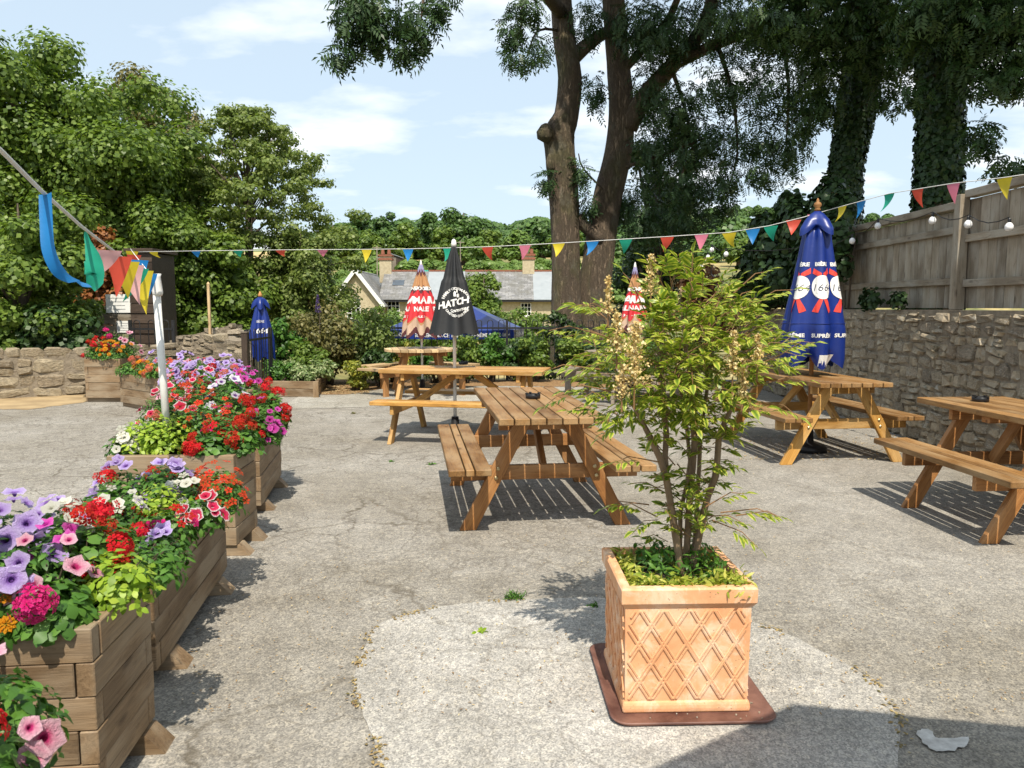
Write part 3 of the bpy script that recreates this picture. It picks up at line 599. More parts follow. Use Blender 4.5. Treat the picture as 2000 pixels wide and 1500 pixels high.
# leafy tree in front of the terrace, dark tree behind the ash, trees of the left
p = D(945, 512, 38); tree('garden_tree', (p.x, 38, -1.15), p.z+1.15, 1.05, 'slim leafy tree standing before the terrace roofs', 'mid', 9000, 26, .5, .1, .15, 31, cfrac=.5, low=-1)
def big_tree(name, px, top, Y, crad, label, leaf, n, k, br, lsize, seed, g=-.05, cfrac=.47, trunk=.25, low=-.9, limbs=12):
    p = D(px, top, Y); return tree(name, (p.x, Y, g), p.z-g, crad, label, leaf, n, k, br, trunk, lsize, seed, cfrac=cfrac, low=low, limbs=limbs)
def birch():
    Y = 21; top = D(468, 185, Y).z; bx = D(478, 500, Y).x; t = empty('birch_tree', (bx, Y, -.05), 0, 'pale feathery birch, broad and tapering, at the edge of the tree group', 'tree'); g = np.random.default_rng(41); bl = []; m = MB()
    m.tube([(0, 0, -.1), (.1, 0, 2), (.15, 0, 4.2), (.2, 0, top-.4)], [.16, .13, .09, .015], 8, lump=.05)
    for i in range(300):
        f = g.random()**1.05; z = .7+(top-1.0)*f; w = 3.3*float(np.interp(f, (0, .3, .55, .75, .9, 1), (.8, 1, .9, .68, .42, .12))); a = g.random()*6.28; q = g.uniform(.25, 1)**.6; s = g.uniform(.28, .55)*(1-.45*f)
        c = np.array((.15+w*q*math.cos(a)*.96, w*q*math.sin(a)*.9, z)); bl.append((c, (s*1.25, s*1.1, s*.62), int(500*(s/.45)**2)))
        if i < 60: m.tube([(.1, 0, max(.5, z*.72)), (c[0]*.5, c[1]*.5, z*.86+.1), tuple(c)], [.035, .02, .005], 5)
    m.build('trunk', M['bark_far'], t, True); P, Nn = blobs_points(bl); link('crown', leafmesh('crown', P, .078*RNG.uniform(.7, 1.3, len(P)), T_DIAMOND, Nn, up=.5), LEAF['birch'], t)
birch()
big_tree('birch_tree', 585, 400, 20, 1.0, 'lower birch growth leaning out beside the gable', 'birch', 34000, 50, .40, .078, 46, cfrac=.52, trunk=.09, limbs=14)
big_tree('willow_tree', 300, 100, 25, 2.3, 'olive-brown feathery tree rising behind the birch', 'olive', 40000, 80, .6, .11, 42, cfrac=.42, trunk=.2)
big_tree('sycamore_tree', 105, 40, 19, 4.0, 'tall dense green tree above the car park hedge', 'mid', 120000, 170, .75, .10, 43, cfrac=.5, trunk=.3)
big_tree('sycamore_tree', 255, 330, 17.5, 1.7, 'mid-green bushy tree behind the notice shed', 'mid', 45000, 70, .45, .085, 44, cfrac=.5, trunk=.12)
big_tree('sycamore_tree', 400, 430, 18.5, 1.5, 'shady tree between the notice shed and the birch', 'mid', 30000, 60, .5, .10, 47, cfrac=.52, trunk=.12)
big_tree('hedge_bush', 30, 330, 13.6, 1.5, 'rounded dark hedge bush over the low wall', 'mid', 26000, 60, .42, .085, 45, cfrac=.52, trunk=.08)
big_tree('hedge_bush', 95, 560, 13.2, .75, 'small dark hedge bush hanging over the low wall', 'dark', 7000, 24, .34, .09, 48, cfrac=.52, trunk=.05)
big_tree('russet_shrub', 200, 418, 16.6, .62, 'russet-leaved shrub behind the notice boards', 'russet', 4200, 22, .26, .09, 49, cfrac=.5, trunk=.04)
big_tree('yew_tree', 1290, 210, 23, 1.35, 'dense dark tree behind the ash trunks', 'dark', 26000, 60, .5, .11, 50, g=-1.2, cfrac=.5, trunk=.25)

# ------------------------------------------------------------ the ash with twin trunks
def ash():
    Y = 18; g = -1.25; base = D(1130, 640, Y); o = empty('ash_tree', (base.x, Y, g), 0, 'twin-trunked ash tree leaning out over the railings', 'tree'); O = Vector((base.x, Y, g))
    def path(pts): return [Vector(D(px, py, y))-O for px, py, y in pts]
    def sm(P, R_, k=4):
        out, rr = [], []
        for i in range(len(P)-1):
            p0, p1, p2, p3 = P[max(i-1, 0)], P[i], P[i+1], P[min(i+2, len(P)-1)]
            for j in range(k):
                t = j/k; out.append(.5*((2*p1)+(-p0+p2)*t+(2*p0-5*p1+4*p2-p3)*t*t+(-p0+3*p1-3*p2+p3)*t**3)); rr.append(R_[i]+(R_[i+1]-R_[i])*t)
        return out+[P[-1]], rr+[R_[-1]]
    def rp(w): return w/2/FPX*Y
    lm = MB(); P = path([(1108, 720, 18), (1106, 600, 18), (1105, 480, 18), (1101, 380, 18), (1094, 300, 18), (1092, 262, 18), (1106, 225, 18), (1113, 150, 18), (1100, 60, 18), (1092, -80, 18), (1080, -250, 18)]); q, r = sm(P, [rp(x) for x in (70, 58, 54, 58, 57, 60, 47, 45, 41, 36, 26)]); lm.tube(q, r, 22, lump=.018, seed=2)
    for (px, py, s) in ((1066, 262, 16), (1076, 320, 9), (1095, 285, 8)):
        c = D(px, py, 17.75)-O; lm.lathe([(.02, -.2), (s/FPX*18, -.1), (s/FPX*18*1.1, .05), (s/FPX*10, .2), (.02, .24)], 10, c)
    lm.build('trunk', M['bark'], o, True)
    rm = MB(); P = path([(1162, 720, 18.3), (1158, 600, 18.3), (1172, 480, 18.3), (1188, 380, 18.3), (1207, 300, 18.3), (1214, 220, 18.3), (1207, 120, 18.3), (1198, 0, 18.3), (1192, -150, 18.3), (1200, -300, 18.3)]); q, r = sm(P, [rp(x) for x in (82, 66, 60, 56, 53, 50, 44, 42, 36, 24)]); rm.tube(q, r, 22, lump=.018, seed=3)
    rm.build('trunk', M['bark'], o, True)
    limbs = [([(1225, 250, 18.2), (1255, 195, 18), (1310, 130, 17.6), (1370, 60, 17), (1400, -40, 16.5), (1420, -200, 16)], (40, 36, 30, 26, 22, 10)),
             ([(1310, 130, 17.6), (1400, 85, 16.8), (1520, 45, 15.8), (1640, 10, 15)], (22, 20, 16, 8)),
             ([(1215, 140, 18.2), (1260, 90, 18), (1310, 30, 17.6), (1340, -60, 17.3)], (18, 16, 14, 8)),
             ([(1112, 120, 18), (1150, 85, 18), (1195, 55, 18.2)], (30, 26, 18)),
             ([(1175, 470, 18), (1140, 440, 18), (1130, 420, 18)], (20, 24, 20)),
             ([(1100, 30, 18), (1000, -80, 15), (850, -110, 12.5), (760, -40, 12), (735, 30, 12)], (26, 20, 14, 6, 2)),
             ([(850, -110, 12.5), (830, -20, 12.3), (820, 60, 12.2)], (6, 4, 2)), ([(760, -40, 12), (690, 0, 11.8), (680, 80, 11.8)], (5, 4, 2)),
             ([(1000, -80, 15), (1020, 20, 15), (1005, 100, 15)], (6, 4, 2)), ([(1095, 60, 18), (1050, 60, 17), (1030, 110, 17)], (6, 4, 2)),
             ([(1400, 85, 16.8), (1430, 180, 16.5), (1440, 300, 16.3), (1420, 370, 16.3)], (9, 7, 4, 2)), ([(1520, 45, 15.8), (1540, 160, 15.6), (1535, 290, 15.5)], (8, 6, 2)),
             ([(1310, 130, 17.6), (1340, 220, 17.4), (1360, 340, 17.2)], (9, 6, 2)), ([(1188, 380, 18.1), (1140, 330, 17.8), (1130, 300, 17.6)], (4, 3, 2)), ([(1210, 330, 18.2), (1300, 300, 17.6), (1400, 260, 17)], (8, 6, 2))]
    bm_ = MB()
    for pts, rr in limbs:
        q, r = sm(path(pts), [rp(x) for x in rr], 3); bm_.tube(q, r, 9, lump=.05, seed=len(pts))
    bm_.build('limbs', M['bark'], o, True)
    bl = [(690, 40, 45, 60, 11.8), (735, 55, 28, 45, 12), (812, 45, 42, 50, 12.2), (855, 5, 28, 22, 12.4), (668, 105, 22, 18, 11.8), (720, 5, 60, 30, 12), (790, 95, 22, 18, 12.2), (1000, 60, 26, 40, 15), (1030, 15, 40, 26, 15), (1010, 112, 34, 20, 15), (1055, 95, 20, 30, 17),
          (1150, 40, 40, 50, 17.8), (1160, 180, 22, 40, 17.9), (1250, 50, 60, 60, 17.5), (1135, 340, 14, 40, 17.6), (1068, 350, 14, 22, 17.6), (1150, 400, 14, 22, 17.9), (1300, 70, 70, 60, 17), (1400, 40, 80, 70, 16.4), (1500, 60, 90, 70, 15.8), (1600, 60, 80, 80, 15.2), (1700, 40, 80, 60, 14.8), (1330, 215, 55, 60, 17), (1420, 170, 70, 60, 16.5), (1520, 180, 70, 55, 15.6), (1380, 280, 65, 50, 17), (1480, 270, 60, 60, 16.2), (1545, 290, 35, 60, 15.5), (1425, 345, 36, 45, 16.3), (1350, 360, 50, 45, 17), (1490, 340, 35, 30, 16), (1590, 190, 45, 60, 15.3), (1280, 300, 45, 90, 17.8), (1260, 430, 45, 60, 18.1), (1340, 430, 50, 50, 17.6), (1225, 400, 25, 60, 18.6), (1400, 400, 40, 30, 17), (1270, 180, 40, 70, 18)]
    Ps, Ns = [], []
    for px, py, rx, ry, y in bl:
        n = int(30+rx*ry*(.085 if 1220 < px < 1400 else .05)); a = RNG.normal(size=(n, 3)); a /= np.linalg.norm(a, axis=1, keepdims=True); t = RNG.random((n, 1))**.5
        c = np.array(D(px, py, y)-O); s = y/FPX; Ps.append(c+a*t*np.array((rx*s, rx*s*1.1, ry*s))); Ns.append(a)
    P = np.concatenate(Ps); Nn = np.concatenate(Ns); dr = Nn*.6+RNG.normal(size=P.shape)*.5+np.array((0, 0, -.8))
    link('crown', leafmesh('crown', P, RNG.uniform(.22, .34, len(P)), t_pinnate(4, .34, .12), Nn, dr, up=.3), LEAF['ash'], o)
    # the crown above the picture
    P, Nn = blobs_points(crown_blobs((3.0, -1.6, 12), (5.6, 4.6, 2.4), 44, 1.2, 8500, 77, -.9)); link('upper_crown', leafmesh('upper_crown', P, .34, T_DIAMOND, Nn), LEAF['ash'], o)
ash()
# ivy-clad trees behind the fence
def ivy_tree(loc, pts, widths, label, seed, hi, hang):
    o = empty('ivy_clad_tree', loc, 0, label, 'tree', 'ivy-clad trees behind the timber fence'); O = Vector(loc); m = MB()
    P = [Vector(p)-O for p in pts]; m.tube(P, widths, 14, lump=.06, seed=seed); m.build('trunk', M['bark'], o, True)
    pts_, nn = [], []
    for i in range(len(P)-1):
        n = 2600 if i < 3 else 1800; t = RNG.random(n)[:, None]; a = RNG.random(n)*2*math.pi; r = (widths[i]*(1-t[:, 0])+widths[i+1]*t[:, 0])*(1.0+.28*RNG.random(n)**2); c = np.array(P[i])*(1-t)+np.array(P[i+1])*t
        dv = np.stack([np.cos(a), np.sin(a), np.zeros(n)], -1); pts_.append(c+dv*r[:, None]); nn.append(dv)
    link('ivy', leafmesh('ivy', np.concatenate(pts_), RNG.uniform(.06, .10, sum(map(len, pts_))), T_DIAMOND, np.concatenate(nn), up=.2), LEAF['ivy'], o)
    lb = MB()
    bl = crown_blobs(hi[0], hi[1], 60, 1.0, 13000, seed, -.95)
    for c, r, n in bl[:16]: e = P[-1]; mid = e.lerp(Vector(c), .5)+Vector((0, 0, .3)); lb.tube([P[-2].lerp(e, .5), mid, tuple(c)], [.14, .08, .02], 6)
    lb.build('limbs', M['bark'], o, True)
    p, nn = blobs_points(bl); link('crown', leafmesh('crown', p, RNG.uniform(.16, .28, len(p)), T_DIAMOND, nn), LEAF['dark'], o)
    ps, ns = [], []
    for px, py, rx, ry, y in hang:
        n = int(16+rx*ry*.055); a = RNG.normal(size=(n, 3)); a /= np.linalg.norm(a, axis=1, keepdims=True); s = y/FPX; ps.append(np.array(D(px, py, y)-O)+a*RNG.random((n, 1))**.5*np.array((rx*s, rx*s, ry*s))); ns.append(a)
    ps = np.concatenate(ps); ns = np.concatenate(ns); link('hanging_leaves', leafmesh('hanging_leaves', ps, RNG.uniform(.16, .26, len(ps)), t_pinnate(4, .36, .14), ns, ns*.6+RNG.normal(size=ps.shape)*.5+np.array((0, 0, -.7)), up=.3), LEAF['dark'], o)
def ivp(L_): return [D(*q) for q in L_]
a = ivp([(1640, 700, 14), (1642, 430, 14), (1652, 330, 14), (1672, 220, 14), (1690, 100, 14), (1700, -40, 13.6), (1690, -220, 13)]); ivy_tree((a[0].x, 14, 0), [Vector((a[0].x, 14, -.2))]+a[1:], [.38, .29, .24, .27, .30, .28, .2], 'ivy-clad trunk rising beside the blue parasol behind the fence', 61, ((.6, -2.6, 8.4), (4.2, 5.0, 2.6)), [(1560, 40, 80, 60, 12.5), (1640, 60, 70, 80, 12.5), (1740, 30, 80, 60, 12.5), (1600, 130, 60, 60, 13), (1760, 110, 45, 50, 12.5), (1730, 190, 35, 35, 13), (1620, 200, 40, 40, 13.2), (1480, 30, 80, 50, 13), (1570, 240, 30, 35, 13.4), (1700, 110, 50, 60, 12.8)])
a = ivp([(1830, 640, 11), (1830, 400, 11), (1835, 280, 11), (1838, 160, 11), (1842, 40, 11), (1850, -150, 10.7), (1850, -350, 10.2)]); ivy_tree((a[0].x, 11, 0), [Vector((a[0].x, 11, -.2))]+a[1:], [.36, .27, .245, .26, .28, .27, .2], 'thick ivy-clad trunk standing behind the taller fence panel', 62, ((1.2, -2.2, 7.9), (3.6, 5.0, 2.6)), [(1830, 20, 80, 60, 10), (1920, 40, 80, 70, 9.8), (1990, 90, 60, 70, 9.8), (1900, 120, 50, 60, 10.2), (1770, 60, 40, 60, 10.5), (1960, 160, 60, 30, 9.8), (1915, 270, 30, 40, 10), (2000, 20, 80, 60, 9.8), (1980, 320, 40, 20, 9.8), (1790, 180, 25, 30, 10.4)])
# ivy over the fence
def ivy_mass():
    o = empty('ivy', (WX+.1, 10.2, 1.4), 0, 'thick dark ivy smothering the far end of the fence', 'ivy'); O = np.array((WX+.1, 10.2, 1.4)); bl = []
    for px, py, rx, ry, Y in ((1620, 470, 55, 50, 10.6), (1600, 420, 50, 45, 11.2), (1550, 440, 50, 60, 11.6), (1500, 480, 50, 60, 12.4), (1470, 520, 45, 50, 13.2), (1520, 540, 60, 55, 12), (1580, 520, 60, 60, 11.2), (1450, 560, 40, 40, 14), (1540, 400, 35, 30, 12), (1640, 420, 40, 50, 11), (1620, 380, 40, 40, 12.5), (1490, 440, 35, 30, 13), (1640, 520, 30, 25, 10.3), (1570, 580, 70, 28, 11.4), (1480, 585, 50, 22, 13.3)):
        c = np.array(D(px, py, Y))-O; s = Y/FPX; bl.append((c, (rx*s*.6, rx*s*1.3, ry*s), int(rx*ry*.28)))
    P, Nn = blobs_points(bl); link('leaves', leafmesh('leaves', P, RNG.uniform(.07, .12, len(P)), t_leaf(.9, .1, .06), Nn, up=.2), LEAF['ivy'], o)
    m = MB(); rr = random.Random(4)
    for i in range(14):
        y = .2+i*.32; m.tube([(.0, y, .02), (rr.uniform(-.1, .1), y+rr.uniform(-.2, .2), .5), (rr.uniform(-.1, .1), y+rr.uniform(-.3, .3), 1.1)], [.018, .012, .006], 5)
    m.build('stems', M['twig'], o)
ivy_mass()
for px, py, Y, r, n, lab in ((1650, 578, 9.6, .16, 260, 'small ivy sprig on the wall coping under the fence'), (1700, 585, 8.9, .1, 150, 'tiny ivy tuft in the gap below the fence boards')):
    c = D(px, py, Y); c.x = WX+.02; o = empty('ivy_sprig', (c.x, c.y, 1.44), 0, lab, 'ivy'); P, Nn = blobs_points([((0, 0, .1), (.08, r*1.6, r), n)]); link('leaves', leafmesh('leaves', P, .06, t_leaf(.8), Nn), LEAF['ivy'], o)
    m = MB(); m.tube([(0, 0, 0), (0, .05, .12)], [.008, .003], 5); m.build('stem', M['twig'], o)
p = D(1390, 500, 15.6); tree('beech_hedge', (p.x, 15.6, -.1), p.z+.35, .62, 'brown-leaved beech hedge by the ivied fence', 'brownleaf', 5200, 30, .3, .05, .1, 71, cfrac=.5, cat='hedge')
# ------------------------------------------------------------ picnic tables
def bolt(parent, p, d, r=.013):
    m = MB(); m.lathe([(r*1.1, 0), (r, .005), (r*.55, .010)], 8); return m.build('bolt', M['brass'], parent, mw=frame(Vector(p), Vector(d).orthogonal(), Vector(d)))
def picnic_table(loc, rz, L, Wd, label, top, leg, nb=7, H=.77, hb=.46, out=1.32, feet=1.12, inset=.30, bench=(.098, .05, .098), tth=.042, group='timber picnic tables in the yard', bench_len=None):
    t = empty('picnic_table', loc, rz, label, 'table', group); bw = Wd/nb; rr = random.Random(int(L*1000)+nb); bl = bench_len or L
    for i in range(nb):
        x = -Wd/2+bw*(i+.5); board('tabletop_board', t, (x, -L/2+rr.uniform(-.004, .004), H-tth/2), (x, L/2, H-tth/2), bw-.009, tth, (0, 0, 1), top, bev=.004)
    tw = sum(bench)+.009*(len(bench)-1)
    for s in (-1, 1):
        x = out/2-tw if s > 0 else -out/2
        for w in bench:
            board('bench_board', t, (x+w/2, -bl/2, hb-tth/2), (x+w/2, bl/2, hb-tth/2), w, tth, (0, 0, 1), top, bev=.005); x += w+.009
    for e in (-1, 1):
        y = e*(L/2-inset); zt = H-tth; ft, tp = feet/2-.045, Wd*.5*.42
        for s in (-1, 1):
            d = Vector((s*(tp-ft), 0, zt)).normalized(); up = Vector((0, 1, 0)); wv = up.cross(d); k = -wv.z/d.z
            board('leg', t, (s*ft, y, 0), (s*tp, y, zt), .095, .042, up, leg, cut=(k, k), bev=.003)
            xz = lambda z: s*(ft+(tp-ft)*z/zt)
            for dz in (-.03, .03): bolt(t, (xz(hb-.085+dz)+s*dz*.3, y+e*.0215, hb-.085+dz), (0, e, 0))
        board('bench_beam', t, (-out/2+.03, y-e*.043, hb-tth-.05), (out/2-.03, y-e*.043, hb-tth-.05), .095, .04, (0, 1, 0), leg, bev=.003)
        board('top_beam', t, (-Wd/2+.04, y-e*.043, H-tth-.04), (Wd/2-.04, y-e*.043, H-tth-.04), .078, .04, (0, 1, 0), leg, bev=.003)
        board('brace', t, (0, y-e*.075, hb-tth-.06), (0, e*.10, H-tth-.02), .07, .04, (1, 0, 0), leg, bev=.003)
    board('centre_batten', t, (-Wd/2+.03, 0, H-tth-.022), (Wd/2-.03, 0, H-tth-.022), .08, .042, (0, 0, 1), leg, bev=.003)
    return t
def ashtray(p, label):
    o = empty('ashtray', p, 0, label, 'ashtray', None); m = MB(); m.lathe([(.05, 0), (.056, .004), (.056, .030), (.052, .034), (.046, .034), (.042, .012), (.0, .010)], 20); m.build('bowl', M['black_plastic'], o, True)
    for k in range(4):
        a = k*math.pi/2+.4; q = MB(); q.box((.051*math.cos(a), .051*math.sin(a), .0385), (.022, .014, .009), Matrix.Rotation(a, 3, 'Z')); q.build('rest', M['black_plastic'], o)
# table in the middle
f0, f1 = G(974, 818, .77), G(1193, 816, .77); b0, b1 = G(924, 756, .77), G(1084, 756, .77)
mid = (f0+f1+b0+b1)/4; axis = ((b0+b1)-(f0+f1))/2; L1 = axis.length; rz1 = math.atan2(-axis.x, axis.y)
picnic_table((mid.x, mid.y, 0), rz1, L1, .70, 'brown slatted picnic table with an ashtray, in the middle of the yard', M['table_wood'], M['leg_wood'], H=.77, out=1.31, feet=1.13)
a = G(1041, 778, .77); ashtray((a.x, a.y, .7705), 'round black ashtray on the brown slatted picnic table')
# long honey-coloured table behind it
p0 = G(766, 867); p1 = G(728, 829); c0 = G(738, 722, .77); c1 = G(1058, 727, .77); ax = (c1-c0).normalized(); pr = Vector((-ax.y, ax.x, 0)); LT = (c1-c0).length
m2 = (c0+c1)/2+pr*.36; m2.z = 0; rz2 = math.atan2(ax.y, ax.x)-math.pi/2
picnic_table((m2.x, m2.y, 0), rz2, LT, .72, 'long honey-coloured picnic table behind the brown slatted one', M['honey_wood'], M['honey_wood'], nb=7, inset=.22, out=1.42, feet=1.3, bench=(.12, .12), bench_len=LT*.97)
# table by the wall under the blue parasol
e0, e1 = G(1603, 747, .77), G(1748, 750, .77); ex = (e1-e0).normalized(); ey = Vector((-ex.y, ex.x, 0)); L3 = 1.75; ey = Vector((-.12, 1, 0)).normalized()
m3 = (e0+e1)/2+ey*L3/2; m3.z = 0; picnic_table((m3.x, m3.y, 0), math.atan2(-ey.x, ey.y), L3, .70, 'brown picnic table against the stone wall with the tall blue parasol', M['table_wood'], M['honey_wood'], inset=.2, out=1.34, feet=1.2)
T3 = m3
# table at the wall, partly out of view
ey = Vector((-.06, 1, 0)).normalized(); exx = Vector((ey.y, -ey.x, 0)); L4 = 1.5; m4 = Vector((3.47, 5.12, 0))
picnic_table((m4.x, m4.y, 0), math.atan2(-ey.x, ey.y), L4, .70, 'brown picnic table beside the stone wall without any parasol', M['table_wood'], M['leg_wood'], inset=.32, out=1.34, feet=1.2)
a = m4+ey*.45-exx*.05; ashtray((a.x, a.y, .7705), 'black ashtray on the picnic table that has no parasol')
a = G(905, 712, .77); ashtray((a.x, a.y, .7705), 'black ashtray on the honey-coloured picnic table')
def round_table(loc, rz, label, top, leg, r=.62):
    t = empty('round_table', loc, rz, label, 'table', 'round picnic tables'); nb = 10; bw = 2*r/nb; H = .75
    for i in range(nb):
        x0 = -r+bw*i+.004; x1 = x0+bw-.008; n = 5; xs_ = [x0+(x1-x0)*k/n for k in range(n+1)]; pr_ = [(x, -math.sqrt(max(.0004, r*r-x*x))) for x in xs_]+[(x, math.sqrt(max(.0004, r*r-x*x))) for x in xs_[::-1]]
        m = MB(); k = len(pr_); cxx = (x0+x1)/2; m.add([(y, -(x-cxx), H-.04) for x, y in pr_]+[(y, -(x-cxx), H) for x, y in pr_], [tuple(range(k)), tuple(range(2*k-1, k-1, -1))]+[(j, j+k, (j+1) % k+k, (j+1) % k) for j in range(k)])
        o = m.build('tabletop_board', top, t, mw=Matrix.Translation((cxx, 0, 0)) @ Matrix.Rotation(math.pi/2, 4, 'Z')); 
    for k in range(4):
        a = k*math.pi/2+math.pi/4; d = Vector((math.cos(a), math.sin(a), 0)); s = Vector((-d.y, d.x, 0))
        board('leg', t, d*.62, d*.36+Vector((0, 0, H-.045)), .1, .05, s, leg); board('seat_beam', t, d*.30+Vector((0, 0, .36)), d*1.0+Vector((0, 0, .36)), .1, .045, s, leg)
        board('seat_post', t, d*.88, d*.88+Vector((0, 0, .31)), .1, .05, s, leg)
        for w, rr in ((.13, .80), (.13, .94)): board('seat_board', t, d*rr+s*(rr*.55)+Vector((0, 0, .435)), d*rr-s*(rr*.55)+Vector((0, 0, .435)), w, .04, (0, 0, 1), top)
        board('top_beam', t, d*.05+Vector((0, 0, H-.08)), d*.56+Vector((0, 0, H-.08)), .075, .045, s, leg)
    return t
RT = D(822, 679, 13.2); round_table((RT.x, 13.2, 0), .2, 'pale round picnic table under the red parasol', M['pale_wood'], M['leg_wood'])
RT2 = D(1215, 690, 12.4); round_table((RT2.x, 12.4, 0), .5, 'weathered grey round picnic table behind the potted shrub', M['grey_wood'], M['grey_wood'], .6)

# ------------------------------------------------------------ parasols
def text_mesh(s, size, shear=0, bold=0.0):
    cu = bpy.data.curves.new('lettering', 'FONT'); cu.body = s; cu.size = size; cu.align_x = 'CENTER'; cu.shear = shear; cu.offset = bold; cu.resolution_u = 3
    ob = bpy.data.objects.new('lettering', cu); COL.objects.link(ob); bpy.context.view_layer.update(); me = bpy.data.meshes.new_from_object(ob.evaluated_get(bpy.context.evaluated_depsgraph_get()))
    bpy.data.objects.remove(ob); return me
def poly_mesh(polys):
    m = MB()
    for p in polys: m.add([(x, y, 0) for x, y in p], [tuple(range(len(p)))])
    return m.mesh('emblem')
def wrap(me, fn, cell):
    bm = bmesh.new(); bm.from_mesh(me); bmesh.ops.triangulate(bm, faces=bm.faces[:])
    for _ in range(5):
        es = [e for e in bm.edges if e.calc_length() > cell]
        if not es: break
        bmesh.ops.subdivide_edges(bm, edges=es, cuts=1); bmesh.ops.triangulate(bm, faces=[f for f in bm.faces if len(f.verts) > 3])
    for v in bm.verts: v.co = fn(v.co.x, v.co.y)
    out = bpy.data.meshes.new('print'); bm.to_mesh(out); bm.free(); return out
class Para:
    """closed parasol: profile of (z, radius, fold depth) from hem to top"""
    def __init__(s, prof, folds, phase=0, twist=0, sharp=1.0): s.p = prof; s.n = folds; s.ph = phase; s.tw = twist; s.sh = sharp
    def rad(s, th, z):
        zs = [q[0] for q in s.p]; r = np.interp(z, zs, [q[1] for q in s.p]); d = np.interp(z, zs, [q[2] for q in s.p])
        w = math.cos(s.n*(th-s.ph)); w = math.copysign(abs(w)**s.sh, w); return r*(1+d*w+.04*d*math.sin(3*th+z*5))
    def pt(s, th, z, off=0): r = s.rad(th, z)+off; return Vector((r*math.cos(th), r*math.sin(th), z))
    def mesh(s, name, mat, parent, nz=26, na=None, hem=.03, mats=None, zmat=None, thick=.004):
        na = na or s.n*10; z0, z1 = s.p[0][0], s.p[-1][0]; m = MB(); vs = []
        for i in range(nz+1):
            for k in range(na):
                th = 2*math.pi*k/na; z = z0+(z1-z0)*i/nz
                p = s.pt(th, z); p.z += hem*(1-i/nz)**4*math.cos(s.n*(th-s.ph))*-1; vs.append(p)
        m.add(vs, [])
        for i in range(nz):
            for k in range(na):
                a = i*na+k; b = i*na+(k+1) % na; m.cur = zmat((i+.5)/nz, 2*math.pi*(k+.5)/na) if zmat else 0; m.f.append((a, b, b+na, a+na)); m.m.append(m.cur)
        m.cur = 0; m.f.append(tuple(nz*na+k for k in range(na))); m.m.append(0)
        o = m.build(name, mats or mat, parent, True); return o
    def front(s, u, v, th0, z0, off=.006):
        z = z0+v; r = np.interp(z, [q[0] for q in s.p], [q[1] for q in s.p]); return s.pt(th0+u/max(.05, r), z, off)
    def print(s, me, th0, z0, mat, parent, name='lettering', off=.006, cell=.02, warp=None):
        def fn(u, v):
            if warp: u, v = warp(u, v)
            return s.front(u, v, th0, z0, off)
        return link(name, wrap(me, fn, cell), mat, parent)
def arc(r0, a0, sign=1):
    def w(u, v):
        if sign > 0: a = a0-u/r0; return (r0+v)*math.cos(a), (r0+v)*math.sin(a)
        a = a0+u/r0; return (r0-v)*math.cos(a), (r0-v)*math.sin(a)
    return w
M['black_cloth'] = cloth('black_canvas', (.022, .023, .025), .65, .03); M['blue_cloth'] = cloth('blue_canvas', (.008, .028, .20), .36, .06, .5); M['red_cloth'] = cloth('red_canvas', (.62, .035, .045), .6, .15)
M['cream_cloth'] = cloth('cream_canvas', (.62, .45, .33), .7, .15); M['maroon_cloth'] = cloth('maroon_canvas', (.10, .03, .035), .7, .1); M['gold_cloth'] = cloth('gold_canvas', (.50, .26, .12), .7, .15); M['lilac_cloth'] = cloth('lilac_canvas', (.35, .33, .55), .7, .1)
M['white_print'] = plain('white_print', (.78, .77, .74), (.68, .67, .64), 10, .6, 0); M['red_print'] = plain('red_print', (.72, .06, .04), (.6, .045, .03), 10, .6, 0); M['navy_print'] = plain('navy_print', (.02, .03, .08), (.015, .02, .05), 10, .6, 0)
M['pole_wood'] = woodmat('pole_wood', (.52, .27, .10), (.36, .17, .06)); M['grey_metal'] = plain('grey_metal', (.55, .55, .55), (.42, .42, .42), 9, .4, 0, metal=.6)
FRONT = -math.pi/2
def base_disc(o, r=.19, mat=None):
    m = MB(); m.lathe([(r, 0), (r, .05), (r*.8, .075), (.05, .09), (.04, .22), (.0, .22)], 20); m.build('base', mat or M['black_plastic'], o, True)
